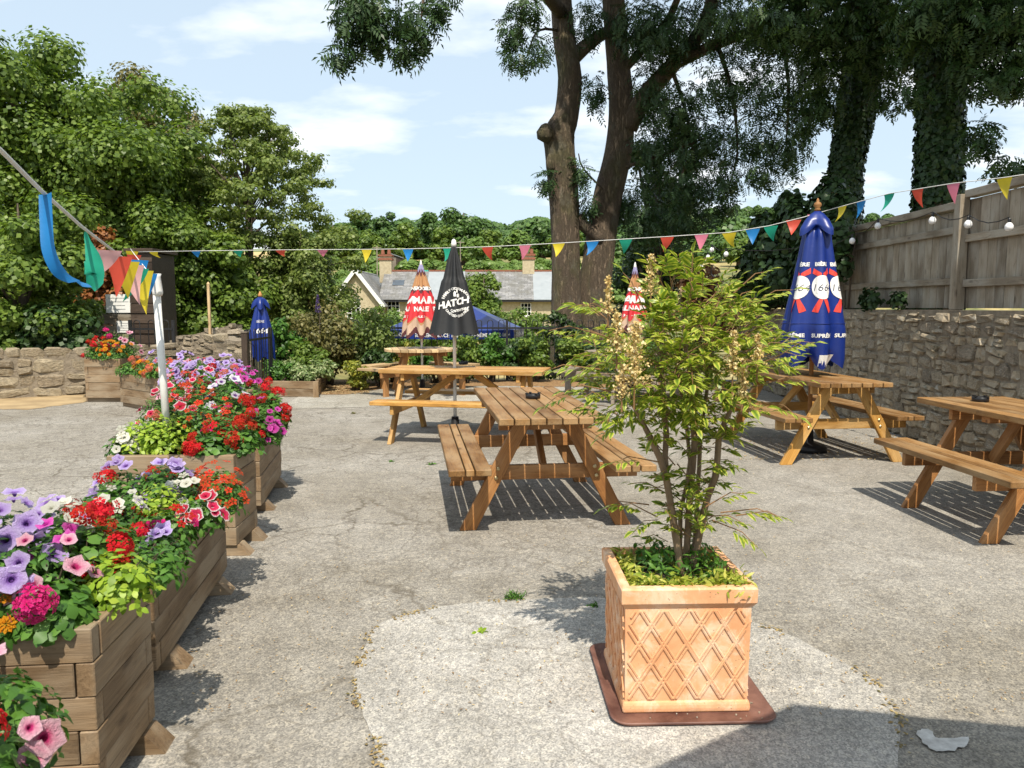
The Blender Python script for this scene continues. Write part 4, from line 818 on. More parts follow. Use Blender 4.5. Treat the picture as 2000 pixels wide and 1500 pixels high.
def black_parasol():
    g = G(889, 820); Y = m2.y+.05; b = D(888, 700, Y); o = empty('parasol', (b.x, Y, 0), 0, 'closed black parasol with white round lettering', 'parasol'); top = D(880, 480, Y).z; hem = D(880, 652, Y).z; s = Y/FPX
    P = Para([(hem, 46*s, .10), (hem+.12*(top-hem), 41*s, .11), (hem+.35*(top-hem), 32*s, .12), (hem+.62*(top-hem), 21*s, .16), (hem+.63*(top-hem), 18*s, .2), (hem+.85*(top-hem), 10*s, .25), (top, 4*s, .1)], 7, FRONT+.15, sharp=.8)
    P.mesh('canopy', M['black_cloth'], o, 30, 84, .012)
    m = MB(); m.tube([(0, 0, .05), (0, 0, top-.02)], .019, 10); m.build('pole', M['white_plastic'], o, True); base_disc(o)
    m = MB(); m.lathe([(5*s, 0), (5.5*s, .03), (4*s, .07), (1*s, .085)], 12, (0, 0, top-.01)); m.build('finial', M['white_plastic'], o, True)
    zc = D(880, 590, Y).z; t0 = FRONT+.22; R0 = .135
    P.print(text_mesh('HATCH\'S', .10, 0, .004), t0, zc-.035, M['white_print'], o, warp=lambda u, v: (u, v+u*.22))
    P.print(text_mesh('Somerset', .055, .35, .001), t0+.12, zc-.10, M['white_print'], o, warp=lambda u, v: (u, v+u*.2))
    P.print(text_mesh('FAMILY CIDERMAKERS', .036, 0, .001), t0, zc, M['white_print'], o, warp=arc(R0, math.pi/2)); P.print(text_mesh('CRAFTED OVER FIRE', .036, 0, .001), t0, zc-.01, M['white_print'], o, warp=arc(R0+.02, -math.pi/2, -1))
    em = poly_mesh([[(-.03, 0), (-.008, 0), (-.008, .05), (-.02, .06), (-.03, .04)], [(.0, -.01), (.03, -.01), (.034, .02), (.015, .035), (-.002, .02)], [(-.004, .045), (.01, .04), (.012, .075), (.0, .085)]]); P.print(em, t0, zc+.06, M['white_print'], o, 'emblem')
    return o
black_parasol()
def red_parasol(px, Y, py_top, py_hem, wpx, label, txt=True, phase=.1):
    b = D(px, 680, Y); o = empty('parasol', (b.x, Y, 0), 0, label, 'parasol', 'red printed parasols'); top = D(px, py_top, Y).z; hem = D(px, py_hem, Y).z; s = Y/FPX; h = top-hem
    P = Para([(hem, wpx*.5*s, .16), (hem+.22*h, wpx*.47*s, .14), (hem+.55*h, wpx*.3*s, .14), (hem+.85*h, wpx*.12*s, .2), (top, 3*s, .1)], 8, FRONT+phase, sharp=.8)
    def zm(t, th):
        w = .03*math.cos(8*(th-FRONT-phase)); t += w
        if t < .07: return 2
        if t < .20: return 1
        if t < .225: return 3
        if t < .62: return 0
        if t < .68: return 2
        if t < .86: return 3
        return 4 if t > .92 else 2
    P.mesh('canopy', None, o, 90, 160, .05, [M['red_cloth'], M['cream_cloth'], M['maroon_cloth'], M['gold_cloth'], M['lilac_cloth']], zm)
    m = MB(); m.tube([(0, 0, .05), (0, 0, top-.02)], .02, 10); m.build('pole', M['white_plastic'], o, True); base_disc(o)
    m = MB(); m.lathe([(.02, 0), (.024, .02), (.006, .09)], 10, (0, 0, top-.01)); m.build('finial', M['white_plastic'], o, True)
    if txt:
        for dt in (.1, -1.35, 1.5):
            P.print(text_mesh('MAI', .17, 0, .004), FRONT+dt, hem+.455*h, M['white_print'], o); P.print(text_mesh('NALE', .11, 0, .003), FRONT+dt, hem+.345*h, M['white_print'], o); P.print(text_mesh('WOOD', .085, 0, .002), FRONT+dt, hem+.64*h, M['white_print'], o); P.print(text_mesh('- ALE 3 -', .05, 0, .001), FRONT+dt, hem+.255*h, M['white_print'], o)
    return o
red_parasol(824, 13.2, 517, 655, 68, 'closed red and cream printed parasol through the pale round table'); red_parasol(1238, 12.4, 522, 650, 52, 'closed red printed parasol behind the potted shrub', phase=.3)
def blue_parasol():
    Y = T3.y-.05; g = D(1584, 740, Y); o = empty('parasol', (g.x, Y, 0), 0, 'tall closed blue parasol with white discs and red ribbons', 'parasol', 'blue parasols'); s = Y/FPX
    zt = lambda py: D(1580, py, Y).z
    P = Para([(zt(706), 44*s, .30), (zt(690), 50*s, .20), (zt(640), 52*s, .15), (zt(600), 46*s, .13), (zt(550), 37*s, .13), (zt(490), 28*s, .13), (zt(456), 22*s, .18), (zt(452), 20*s, .2), (zt(436), 10*s, .2)], 6, FRONT-.03, sharp=.75)
    P.mesh('canopy', M['blue_cloth'], o, 36, 84, .06)
    C = Para([(zt(452), 29*s, .35), (zt(445), 30*s, .28), (zt(430), 23*s, .15), (zt(418), 13*s, .08), (zt(413), 6*s, .02)], 4, FRONT+.4); C.mesh('vent_cap', M['blue_cloth'], o, 14, 64, .05)
    m = MB(); m.tube([(0, 0, 0.04), (0, 0, zt(412))], .022, 10); m.build('pole', M['pole_wood'], o, True); base_disc(o, .18)
    m = MB(); m.lathe([(5*s, 0), (6*s, .015), (4*s, .03), (7.5*s, .05), (6.5*s, .075), (2.5*s, .09), (3*s, .1), (.5*s, .125)], 14, (0, 0, zt(412))); m.build('finial', M['pole_wood'], o, True)
    disc = [(.095*math.cos(a), .115*math.sin(a)) for a in np.linspace(0, 2*math.pi, 29)[:-1]]
    bow = [[(-.012, .095), (-.085, .135), (-.07, .185), (-.005, .135)], [(.012, .095), (.085, .135), (.075, .19), (.005, .135)]]; tails = [[(-.02, -.09), (-.10, -.235), (-.045, -.245), (.0, -.11)], [(.02, -.09), (.095, -.225), (.045, -.25), (.0, -.11)]]
    for k in (-1, 0, 1, 2):
        t0 = FRONT-.03+k*2*math.pi/6*1.0; zc = zt(562)
        for rb in bow+tails: P.print(poly_mesh([rb]), t0, zc, M['red_print'], o, 'ribbon', .005)
        P.print(poly_mesh([disc]), t0, zc, M['white_print'], o, 'disc', .008)
        P.print(text_mesh('1664', .095, .25, -.001), t0, zc-.035, M['navy_print'], o, off=.011); P.print(text_mesh('BIÈRE', .05, 0, .002), t0, zt(521), M['white_print'], o, off=.005)
        P.print(text_mesh('SUPRÊME', .05, 0, .002), t0, zt(657), M['white_print'], o, off=.005)
    band = MB(); ring = [P.pt(2*math.pi*k/84, zt(631), .003) for k in range(85)]; band.tube(ring, .0035, 4, False); band.build('seam', M['blue_cloth'], o)
    f = MB()  # white lining flap at the hem
    for k in range(7):
        u = -.10+.2*k/6; f.v.append(tuple(P.front(u+.05, 0, FRONT+.05, zt(690), .012))); f.v.append(tuple(P.front(u*.8+.03, 0, FRONT+.05, zt(712), .004)))
    for k in range(6): f.f.append((2*k, 2*k+1, 2*k+3, 2*k+2)); f.m.append(0)
    f.build('lining_flap', M['white_print'], o)
blue_parasol()
def small_blue():
    Y = 13.3; b = D(510, 640, Y); o = empty('parasol', (b.x, Y, -.02), 0, 'closed blue parasol behind the iron gate railings', 'parasol', 'blue parasols'); zt = lambda py: D(510, py, Y).z+.02; s = Y/FPX
    P = Para([(zt(700), 22*s, .2), (zt(660), 21*s, .2), (zt(620), 13*s, .2), (zt(597), 8*s, .2), (zt(590), 8*s, .2)], 6, FRONT, sharp=.8); P.mesh('canopy', M['blue_cloth'], o, 20, 60, .04)
    C = Para([(zt(600), 14*s, .3), (zt(592), 13*s, .2), (zt(584), 9*s, .1), (zt(580), 3*s, 0)], 4, .3); C.mesh('vent_cap', M['blue_cloth'], o, 8, 40, .04)
    m = MB(); m.tube([(0, 0, .03), (0, 0, zt(580))], .02, 8); m.build('pole', M['pole_wood'], o); m = MB(); m.lathe([(.03, 0), (.04, .03), (.02, .07), (.005, .1)], 10, (0, 0, zt(580))); m.build('finial', M['pole_wood'], o, True); base_disc(o)
    P.print(text_mesh('1664', .12, .2, .002), FRONT+.2, zt(650), M['white_print'], o); P.print(text_mesh('BIÈRE', .06), FRONT+.2, zt(630), M['white_print'], o)
small_blue()
def open_parasol(loc, label, R_, zt, zr, n=8):
    o = empty('garden_parasol', loc, 0, label, 'parasol')
    m = MB(); m.v.append((0, 0, zt))
    for k in range(n):
        a = 2*math.pi*k/n+.2; m.v.append((R_*math.cos(a), R_*math.sin(a), zr))
    for k in range(n):
        a = 2*math.pi*k/n+.2; m.v.append((R_*.995*math.cos(a), R_*.995*math.sin(a), zr-.2))
    for k in range(n): m.f.append((0, 1+k, 1+(k+1) % n)); m.m.append(0)
    can = m.build('canopy', M['blue_cloth'], o); v = MB()
    for k in range(n):
        a, b = Vector(m.v[1+k]), Vector(m.v[1+(k+1) % n]); v.add([a, b, b-Vector((0, 0, .2)), a-Vector((0, 0, .2))], [(0, 1, 2, 3)])
    v.build('valance', M['blue_cloth'], o); q = MB(); q.tube([(0, 0, 0), (0, 0, zt+.08)], .03, 8); q.build('pole', M['pole_wood'], o)
    for k in range(n):
        a = Vector(m.v[1+k]); r = MB(); r.tube([(0, 0, zt-.05), a-Vector((0, 0, .03))], .012, 5); r.build('rib', M['pole_wood'], o)
    for k in range(n):
        a, b = Vector(m.v[1+k]), Vector(m.v[1+(k+1) % n]); md = (a+b)/2
        if md.y < 0 and loc[2] < 0:
            d = (b-a).normalized(); me = text_mesh('SUPRÊME SINCE 1664', .12, 0, .002)
            for vv in me.vertices: u, w = vv.co.x, vv.co.y; vv.co = md+d*u+Vector((0, 0, w-.15))+Vector((md.x, md.y, 0)).normalized()*.012
            link('lettering', me, M['white_print'], o)
c = D(890, 590, 19.5); open_parasol((c.x, 19.5, -1.2), 'open blue parasol in the lower garden beyond the railings', 1.75, D(890, 583, 19.5).z+1.2, D(890, 642, 19.5).z+1.2)
open_parasol((1.38, .12, 0), 'unseen open blue parasol, added to cast the shadow beside the terracotta pot', 1.12, 2.7, 2.3, 8)  # stands out of view, added only for the shadow it throws near the pot
# ------------------------------------------------------------ timber planters
def rot2(x, y, a): return Vector((x*math.cos(a)-y*math.sin(a), x*math.sin(a)+y*math.cos(a), 0))
class Planter: pass
def planter(cr, a, w, d, n, ch, label, feet=True, fh=.065):
    """cr: the corner at local (+w/2, -d/2)"""
    c = Vector((cr[0], cr[1], 0))-rot2(w/2, -d/2, a); o = empty('timber_planter', c, a, label, 'planter', 'timber flower planters along the car park edge'); t = .05; rr = random.Random(int(w*999+d*77)); sl = M['sleeper']
    for i in range(n):
        z = fh+ch*(i+.5); full = i % 2 == 0; e = .002
        for s in (-1, 1):
            k = w/2 if full else w/2-t-e; j = rr.uniform(-.004, .004)
            board('plank', o, (-k, s*(d/2-t/2)+j, z), (k, s*(d/2-t/2)+j, z), ch-.002, t, (0, s, 0), sl, bev=.003)
            k = d/2-t-e if full else d/2; j = rr.uniform(-.004, .004)
            board('plank', o, (s*(w/2-t/2)+j, -k, z), (s*(w/2-t/2)+j, k, z), ch-.002, t, (s, 0, 0), sl, bev=.003)
    for y in (-d*.34, d*.34):
        m = MB(); prism(m, [(-w/2-.02, 0), (w/2+.07, 0), (w/2+.01, fh), (-w/2-.02, fh)], y-.05, y+.05); m.build('foot', M['dark_wood'] if False else M['sleeper'], o)
    top = fh+ch*n; m = MB(); m.box((0, 0, top-.05), (w-2*t-.006, d-2*t-.006, .05)); m.build('soil', M['soil'], o)
    P = Planter(); P.o = o; P.c = c; P.a = a; P.w = w; P.d = d; P.top = top-.025; return P
# flower heads
def petal_mesh(name, vs, fs, rv, mat):
    me = bpy.data.meshes.new(name); me.from_pydata(vs, [], fs); a = me.attributes.new('rnd', 'FLOAT', 'POINT'); a.data.foreach_set('value', rv); me.polygons.foreach_set('use_smooth', [True]*len(fs)); me.materials.append(mat); me.update(); return me
def petunia(mat, seed=0):
    rr = random.Random(seed); n = 15; vs, rv, fs = [], [], []
    for j, (r, z) in enumerate(((.10, -.5), (.24, -.16), (.62, .0), (1.0, .02))):
        for k in range(n):
            a = 2*math.pi*k/n; lobe = 1 if j < 2 else 1+(.10 if j == 3 else .03)*math.cos(5*a)+(.04*rr.uniform(-1, 1) if j == 3 else 0); vs.append((r*lobe*math.cos(a), r*lobe*math.sin(a), z+(.10*math.sin(5*a+1)+.13*rr.uniform(-1, 1) if j == 3 else (.04*rr.uniform(-1, 1) if j == 2 else 0)))); rv.append(r)
    for j in range(3):
        for k in range(n): a, b = j*n+k, j*n+(k+1) % n; fs.append((a, b, b+n, a+n))
    vs.append((0, 0, -.5)); rv.append(0); fs += [(len(vs)-1, k, (k+1) % n) for k in range(n)]
    return petal_mesh('flower', vs, fs, rv, mat)
def five_petal(o, nrm, s, vs, fs, rv, rr, base=0.0):
    q = Vector(nrm).to_track_quat('Z', 'Y'); ph = rr.uniform(0, 6)
    for k in range(5):
        a = ph+k*2*math.pi/5; b = len(vs)
        for r, da, z, v in ((.08, 0, -.05, 0), (.75, -.5, .08, .6), (1.05, 0, .02, 1), (.75, .5, .08, .6)):
            p = q @ Vector((r*math.cos(a+da), r*math.sin(a+da), z))*s+Vector(o); vs.append(tuple(p)); rv.append(min(1, v*.6+base+rr.uniform(0, .2)))
        fs.append((b, b+1, b+2, b+3))
def cluster(mat, n=24, s=.34, seed=0, flat=.75):
    rr = random.Random(seed); vs, fs, rv = [], [], []
    for i in range(n):
        t = (i+.5)/n; z = 1-1.15*t; r = math.sqrt(max(0, 1-z*z)); a = i*2.4+rr.uniform(-.4, .4); d = Vector((r*math.cos(a)+rr.gauss(0, .2), r*math.sin(a)+rr.gauss(0, .2), z+rr.gauss(0, .15))); kq = rr.uniform(.6, .98); five_petal((d.x*kq, d.y*kq, d.z*kq*flat), d, s, vs, fs, rv, rr, rr.uniform(0, .3))
    return petal_mesh('flower', vs, fs, rv, mat)
def single(mat, seed=0):
    rr = random.Random(seed); vs, fs, rv = [], [], []; five_petal((0, 0, 0), (0, 0, 1), 1, vs, fs, rv, rr); return petal_mesh('flower', vs, fs, rv, mat)
def pompom(mat, seed=0):
    rr = random.Random(seed); vs, fs, rv = [], [], []
    for j, (n, r, z, l) in enumerate(((11, .45, 0, .6), (9, .3, .16, .5), (6, .12, .28, .4))):
        for k in range(n):
            a = 2*math.pi*k/n+j*.4; b = len(vs)
            for rr_, da, zz in ((r*.4, 0, z), (r+l*.6, -.25, z+.12), (r+l, 0, z+.02), (r+l*.6, .25, z+.12)): vs.append((rr_*math.cos(a+da), rr_*math.sin(a+da), zz)); rv.append(rr.uniform(.2, 1))
            fs.append((b, b+1, b+2, b+3))
    return petal_mesh('flower', vs, fs, rv, mat)
PM = {'lav': petalmat('lavender_petals', [(0, (.10, .03, .22)), (.22, (.22, .09, .42)), (.45, (.50, .34, .76)), (1, (.66, .54, .86))]), 'star': petalmat('white_star_petals', [(0, (.16, .05, .32)), (.35, (.34, .18, .52)), (.55, (.80, .76, .84)), (1, (.84, .82, .86))]),
      'pink': petalmat('pink_petals', [(0, (.45, .01, .12)), (.25, (.62, .04, .2)), (.5, (.86, .36, .50)), (1, (.88, .56, .64))]), 'magenta': petalmat('magenta_petals', [(0, (.35, .01, .2)), (.4, (.66, .04, .40)), (1, (.78, .16, .55))]),
      'redwhite': petalmat('red_white_edged_petals', [(0, (.5, .0, .05)), (.4, (.74, .03, .10)), (.78, (.80, .06, .14)), (.9, (.86, .72, .72)), (1, (.88, .84, .82))]), 'red': petalmat('scarlet_petals', [(0, (.52, .008, .008)), (.5, (.74, .022, .018)), (1, (.84, .06, .04))]),
      'hot': petalmat('hot_pink_petals', [(0, (.55, .005, .10)), (.5, (.80, .02, .22)), (1, (.88, .10, .36))]), 'orange': petalmat('orange_red_petals', [(0, (.60, .03, .01)), (.5, (.82, .09, .03)), (1, (.88, .20, .08))]),
      'mari': petalmat('marigold_petals', [(0, (.75, .15, .005)), (.5, (.88, .30, .01)), (1, (.90, .45, .03))]), 'white': petalmat('cream_petals', [(0, (.70, .68, .45)), (.3, (.80, .79, .66)), (1, (.83, .82, .74))]), 'coral': petalmat('coral_petals', [(0, (.6, .06, .03)), (.5, (.82, .18, .11)), (1, (.88, .34, .22))])}
FL = {'lav': ([petunia(PM['lav'], i) for i in range(5)], .040), 'star': ([petunia(PM['star'], i) for i in range(2)], .040), 'pink': ([petunia(PM['pink'], i) for i in range(2)], .040), 'magenta': ([petunia(PM['magenta'], i) for i in range(2)], .038), 'redwhite': ([petunia(PM['redwhite'], i) for i in range(2)], .040),
      'red': ([cluster(PM['red'], 24, .36, i) for i in range(3)], .052), 'hot': ([cluster(PM['hot'], 46, .34, 5, .9)], .06), 'orange': ([single(PM['orange'], i) for i in range(3)], .026), 'mari': ([pompom(PM['mari'], i) for i in range(2)], .034), 'white': ([petunia(PM['white'], 3), single(PM['white'], 4)], .034), 'coral': ([cluster(PM['coral'], 14, .42, 9)], .04), 'impat': ([single(PM['red'], 11), single(PM['hot'], 12)], .028)}
DES = {'lav': ('petunia_plant', 'lavender petunia with dark throats'), 'star': ('petunia_plant', 'white petunia with purple stars'), 'pink': ('petunia_plant', 'pale pink petunia with crimson throats'), 'magenta': ('petunia_plant', 'magenta petunia'), 'redwhite': ('petunia_plant', 'crimson petunia with white petal edges'), 'red': ('geranium_plant', 'scarlet geranium with round heads'), 'hot': ('geranium_plant', 'hot pink geranium'), 'orange': ('busy_lizzie_plant', 'orange-red busy lizzie'), 'mari': ('marigold_plant', 'orange marigold'), 'white': ('petunia_plant', 'creamy white petunia'), 'coral': ('geranium_plant', 'coral pink geranium'), 'impat': ('busy_lizzie_plant', 'red busy lizzie'), 'lime': ('golden_oregano_plant', 'bushy lime-green foliage plant'), 'green': ('trailing_plant', 'plain green trailing foliage plant')}
LT_ROUND = t_leaf(.95, .15, .12); LT_LONG = t_leaf(.42, .2, .12)
def flower_plant(P, u, v, kind, rad, h, nf, where, lean=(0, 0), seed=0, nl=None, fs=1.0):
    rr = random.Random(seed*131+int(u*100)*7+int(v*100)); w = P.c+rot2(u*P.w, v*P.d, P.a); nm, desc = DES[kind]; p = empty(nm, (w.x, w.y, P.top), rr.uniform(-.3, .3)*0, f'{desc} {where}', 'plant', f'{desc} {where}'[:90])
    lf = 'lime' if kind == 'lime' else 'green'; nl = nl or int(2600*rad*(h+.1)/.05*.16)+160; g = np.random.default_rng(seed*17+5)
    d = g.normal(size=(nl, 3)); d /= np.linalg.norm(d, axis=1, keepdims=True); d[:, 2] = np.abs(d[:, 2])*.95-.05; t = g.random((nl, 1))**.4
    ctr = np.array((lean[0], lean[1], h*.12)); pts = ctr+d*np.array((rad, rad, h*.85))*t; pts[:, 2] = np.maximum(pts[:, 2], np.where(np.hypot(pts[:, 0], pts[:, 1]) > rad*.75, -.06, .0))
    tm, sz = (LT_LONG, (.025, .05)) if kind in ('lav', 'star', 'pink', 'magenta', 'redwhite', 'white', 'orange', 'impat', 'mari', 'green') else ((t_leaf(.6, .1, .1), (.022, .042)) if kind == 'lime' else (LT_ROUND, (.026, .048)))
    link('foliage', leafmesh('foliage', pts, g.uniform(*sz, nl), tm, d, up=.6), LEAF[lf], p)
    st = MB()
    for k in range(6):
        a = rr.uniform(0, 6.3); st.tube([(0, 0, -.02), (lean[0]*.5+.3*rad*math.cos(a), lean[1]*.5+.3*rad*math.sin(a), h*.4), (lean[0]+.6*rad*math.cos(a), lean[1]+.6*rad*math.sin(a), h*.75)], [.006, .004, .002], 5)
    st.build('stems', M['twig'], p)
    if kind in FL:
        ms, s = FL[kind]; s *= fs
        for k in range(nf):
            for _ in range(20):
                dv = Vector((rr.gauss(0, 1), rr.gauss(0, 1)-.45, abs(rr.gauss(0, 1))*.9+.1)).normalized()
                if dv.y < .75: break
            q = Vector(ctr)+Vector((dv.x*rad*1.02, dv.y*rad*1.02, dv.z*h*.9+.015)); sc = s*rr.uniform(.62, 1.18); nd = (dv+Vector((rr.gauss(0, .25), -.35+rr.gauss(0, .25), .45))).normalized()
            mw = Matrix.Translation(q) @ nd.to_track_quat('Z', 'Y').to_matrix().to_4x4() @ Matrix.Rotation(rr.uniform(0, 6), 4, 'Z') @ Matrix.Scale(sc, 4); link('flower', ms[k % len(ms)], None, p, mw)
    return p
PL = {}
g = G(178, 1234, .555); PL[1] = planter((g.x, g.y), R(6), .86, .44, 5, .1, 'grey timber planter crowned by a round hot pink geranium')
g = G(307, 1313, .06); PL[2] = planter((g.x, g.y), R(8), .52, 1.2, 4, .098, 'long low timber planter of mixed red, white and lavender flowers')
g = G(462, 1068, .06); PL[3] = planter((g.x, g.y), R(2), .72, .42, 5, .107, 'tall square timber planter with the lime-green bush')
g = G(510, 990, .06); PL[4] = planter((g.x, g.y), R(9), .80, 1.05, 4, .105, 'timber planter heaped with scarlet and white-starred flowers')
PL[0] = planter((-1.10, .88), R(4), .8, .75, 5, .1, 'timber planter with red and pink flowers before the grey one')
a, b = G(236, 786, .06), G(352, 806, .06); v = b-a; PL[5] = planter((b.x, b.y), math.atan2(v.y, v.x), v.length, .55, 4, .105, 'weathered timber planter with coral flowers spilling down its side')
a, b = G(168, 778, .06), G(238, 778, .06); PL[6] = planter((b.x, b.y), 0, b.x-a.x, .6, 5, .12, 'square timber planter with orange flowers, by the low wall')
PL[7] = planter((-3.0, 8.9), R(5), 1.0, .6, 4, .11, 'timber planter capped with a mass of lavender petunias')
WH = {0: 'before the grey planter', 1: 'in the grey planter', 2: 'in the long low planter', 3: 'in the tall square planter', 4: 'in the heaped scarlet planter', 5: 'in the coral-flowered planter', 6: 'in the square planter by the low wall', 7: 'in the lavender-capped planter'}
LAY = {
 0: [(.42, .28, 'pink', .13, .22, 9), (.44, .05, 'red', .13, .2, 5), (.40, -.2, 'pink', .12, .2, 7), (.1, .2, 'lav', .15, .22, 8)],
 1: [(.36, -.36, 'hot', .10, .16, 1), (.28, -.1, 'pink', .13, .24, 6), (.15, -.2, 'lav', .15, .27, 10), (.05, .15, 'lav', .16, .34, 12), (.42, .05, 'lime', .12, .19, 0), (.3, .32, 'red', .12, .26, 4), (.18, .4, 'white', .12, .28, 9), (.44, .42, 'green', .12, .16, 0), (-.15, 0, 'magenta', .16, .27, 8), (-.35, 0, 'lav', .15, .25, 6), (.24, .1, 'magenta', .11, .24, 6), (.2, -.42, 'mari', .08, .09, 3)],
 2: [(.36, -.42, 'green', .13, .15, 0), (.40, -.36, 'lav', .09, .13, 3), (.1, -.38, 'red', .13, .22, 4), (.36, -.18, 'impat', .13, .18, 10), (.0, -.15, 'white', .12, .24, 9), (.2, .02, 'lime', .14, .25, 0), (.46, .02, 'redwhite', .10, .17, 5), (-.2, -.05, 'red', .13, .26, 4), (.34, .15, 'white', .10, .21, 9), (.48, .24, 'orange', .13, .19, 20), (.1, .26, 'lav', .15, .28, 10), (-.25, .25, 'lav', .14, .28, 8), (.4, .4, 'orange', .13, .22, 20), (.05, .45, 'red', .12, .24, 3), (-.3, -.35, 'lav', .13, .26, 8), (.3, .44, 'impat', .1, .18, 8)],
 3: [(-.12, .05, 'lime', .17, .27, 0), (-.34, .0, 'lime', .15, .24, 0), (-.45, -.2, 'white', .08, .16, 7), (.28, -.22, 'red', .12, .16, 3), (.42, -.1, 'red', .11, .19, 4), (.30, .2, 'impat', .13, .26, 10), (.05, .3, 'orange', .15, .32, 16), (-.2, .35, 'coral', .13, .3, 4)],
 4: [(.38, -.4, 'red', .14, .26, 7), (.1, -.38, 'orange', .16, .30, 22), (-.2, -.4, 'redwhite', .16, .32, 8), (.42, -.15, 'magenta', .13, .24, 9), (.15, -.12, 'star', .17, .40, 12), (-.18, -.1, 'orange', .17, .40, 24), (-.42, -.15, 'redwhite', .15, .36, 8), (.40, .12, 'red', .15, .33, 7), (.12, .15, 'coral', .16, .44, 7), (-.15, .2, 'redwhite', .16, .44, 8), (-.42, .15, 'pink', .15, .40, 8), (.36, .38, 'red', .15, .36, 6), (.08, .4, 'magenta', .16, .45, 10), (-.2, .42, 'red', .15, .47, 5), (-.45, .4, 'orange', .15, .42, 16), (.48, -.3, 'magenta', .09, .12, 5)],
 5: [(-.4, -.2, 'coral', .2, .26, 7), (-.15, -.25, 'mari', .2, .26, 9), (.1, -.25, 'coral', .22, .28, 8), (.35, -.2, 'orange', .2, .3, 18), (-.25, .2, 'lav', .2, .36, 9), (.15, .25, 'lav', .2, .36, 7), (.4, .2, 'impat', .2, .34, 12), (-.46, -.35, 'green', .17, .2, 0)],
 6: [(-.25, -.2, 'red', .2, .34, 6), (.15, -.3, 'mari', .2, .28, 14), (.35, 0, 'mari', .16, .28, 7), (-.1, .25, 'hot', .2, .5, 5), (.25, .3, 'pink', .2, .46, 6)],
 7: [(-.35, -.2, 'lav', .22, .32, 16), (-.1, -.2, 'lav', .23, .36, 20), (.15, -.2, 'lav', .22, .34, 18), (.38, -.2, 'magenta', .18, .26, 10), (.1, .2, 'lav', .22, .38, 12), (-.25, .2, 'pink', .2, .36, 8)]}
SHORT = {'lav': 'lavender petunia', 'star': 'starred petunia', 'pink': 'pink petunia', 'magenta': 'magenta petunia', 'redwhite': 'white-edged petunia', 'red': 'scarlet geranium', 'hot': 'pink geranium', 'orange': 'orange flowers', 'mari': 'marigold', 'white': 'white petunia', 'coral': 'coral geranium', 'impat': 'red busy lizzie', 'lime': 'lime foliage', 'green': 'green foliage'}
def beside(i, u, v, kd):
    if sum(x[2] == kd for x in LAY[i]) < 2: return ''
    q = sorted((math.hypot((x[0]-u)*PL[i].w, (x[1]-v)*PL[i].d), x[2]) for x in LAY[i] if x[2] != kd); return ' beside the '+SHORT[q[0][1]]
k = 0
for i, lst in LAY.items():
    for (u, v, kd, rad, h, nf) in lst:
        k += 1; flower_plant(PL[i], u, v, kd, rad*1.08, h+(.07 if i == 4 else .0), int(nf*(2.0 if kd in ('orange', 'impat', 'redwhite', 'star', 'white') else 1.7)), WH[i]+beside(i, u, v, kd), seed=k, nl=None if i < 5 else 700, fs=(.74 if i == 0 else .9) if i < 5 else 1.1, lean=((.05 if u > .38 else 0)+(.12 if i == 0 else 0), 0))
# ------------------------------------------------------------ white pole in the tall planter and the bunting
M['string'] = plain('white_string', (.72, .72, .70), (.6, .6, .58), 10, .7, 0)
pb = D(322, 800, 4.62); ptp = D(304, 535, 4.62); o = empty('white_pole', (pb.x, pb.y, PL[3].top), 0, 'leaning white plastic pole standing in the tall planter', 'pole'); B = Vector((pb.x, pb.y, PL[3].top)); lo = Vector((.012, 0, -.05))
m = MB(); m.tube([lo, ptp-B-Vector((0, 0, .1))], .0215, 14); m.build('tube', M['white_plastic'], o, True); m = MB(); q = (ptp-B); m.tube([q-Vector((-.008, 0, .13)), q-Vector((-.007, 0, .115)), q-Vector((-.006, 0, .10)), q-Vector((-.001, 0, .02)), q], [.023, .030, .030, .026, .031], 14); m.build('socket', M['white_plastic'], o, True)
FC = {'b': (.02, .24, .62), 'g': (.02, .40, .26), 'r': (.75, .10, .06), 'p': (.82, .25, .36), 'y': (.78, .62, .04), 'k': (.8, .45, .45)}
FM = {k: cloth('flag_'+n, FC[k], .45, .4, .4) for k, n in (('b', 'blue'), ('g', 'green'), ('r', 'red'), ('p', 'pink'), ('y', 'yellow'), ('k', 'pale_pink'))}
def flag_mesh(col, w, l, curl, seed):
    rr = random.Random(seed); m = MB(); n = 6; vs = []; cx_, cy_ = rr.uniform(-.3, .3)*w, curl
    for i in range(n+1):
        t = i/n; hw = w/2*(1-t)+.0008; x = cx_*t*t*1.4; y = cy_*l*t*t*.9+.02*w*math.sin(3*t); z = -l*t*(1-.25*abs(curl)*t)
        for s in (-1, 0, 1): vs.append((x+s*hw, y+(0 if s else .12*w*t*(1-t)*2), z))
    fs = []
    for i in range(n):
        for s in (0, 1): a = i*3+s; fs.append((a, a+1, a+4, a+3))
    m.add(vs, fs); me = m.mesh('flag', True); me.materials.append(FM[col]); return me
def bunting(name, pts, flags, label, rad=.004, group=None):
    """pts: polyline; flags: (point, width, length, colour, curl)"""
    O = pts[0]; o = empty(name, O, 0, label, 'bunting', group); m = MB(); m.tube([p-O for p in pts], rad, 6); m.build('string', M['string'], o, True)
    for i, (p, d, w, l, c, cu) in enumerate(flags):
        ang = math.atan2(d.y, d.x); link('flag', flag_mesh(c, w, l, cu, i+len(flags)*3), None, o, Matrix.Translation(p-O-Vector((0, 0, rad))) @ Matrix.Rotation(ang, 4, 'Z'))
A_, C_, B_ = Vector((-6.2, 12.9)), Vector((3.85, 9.1)), Vector((4.3, 6.55))
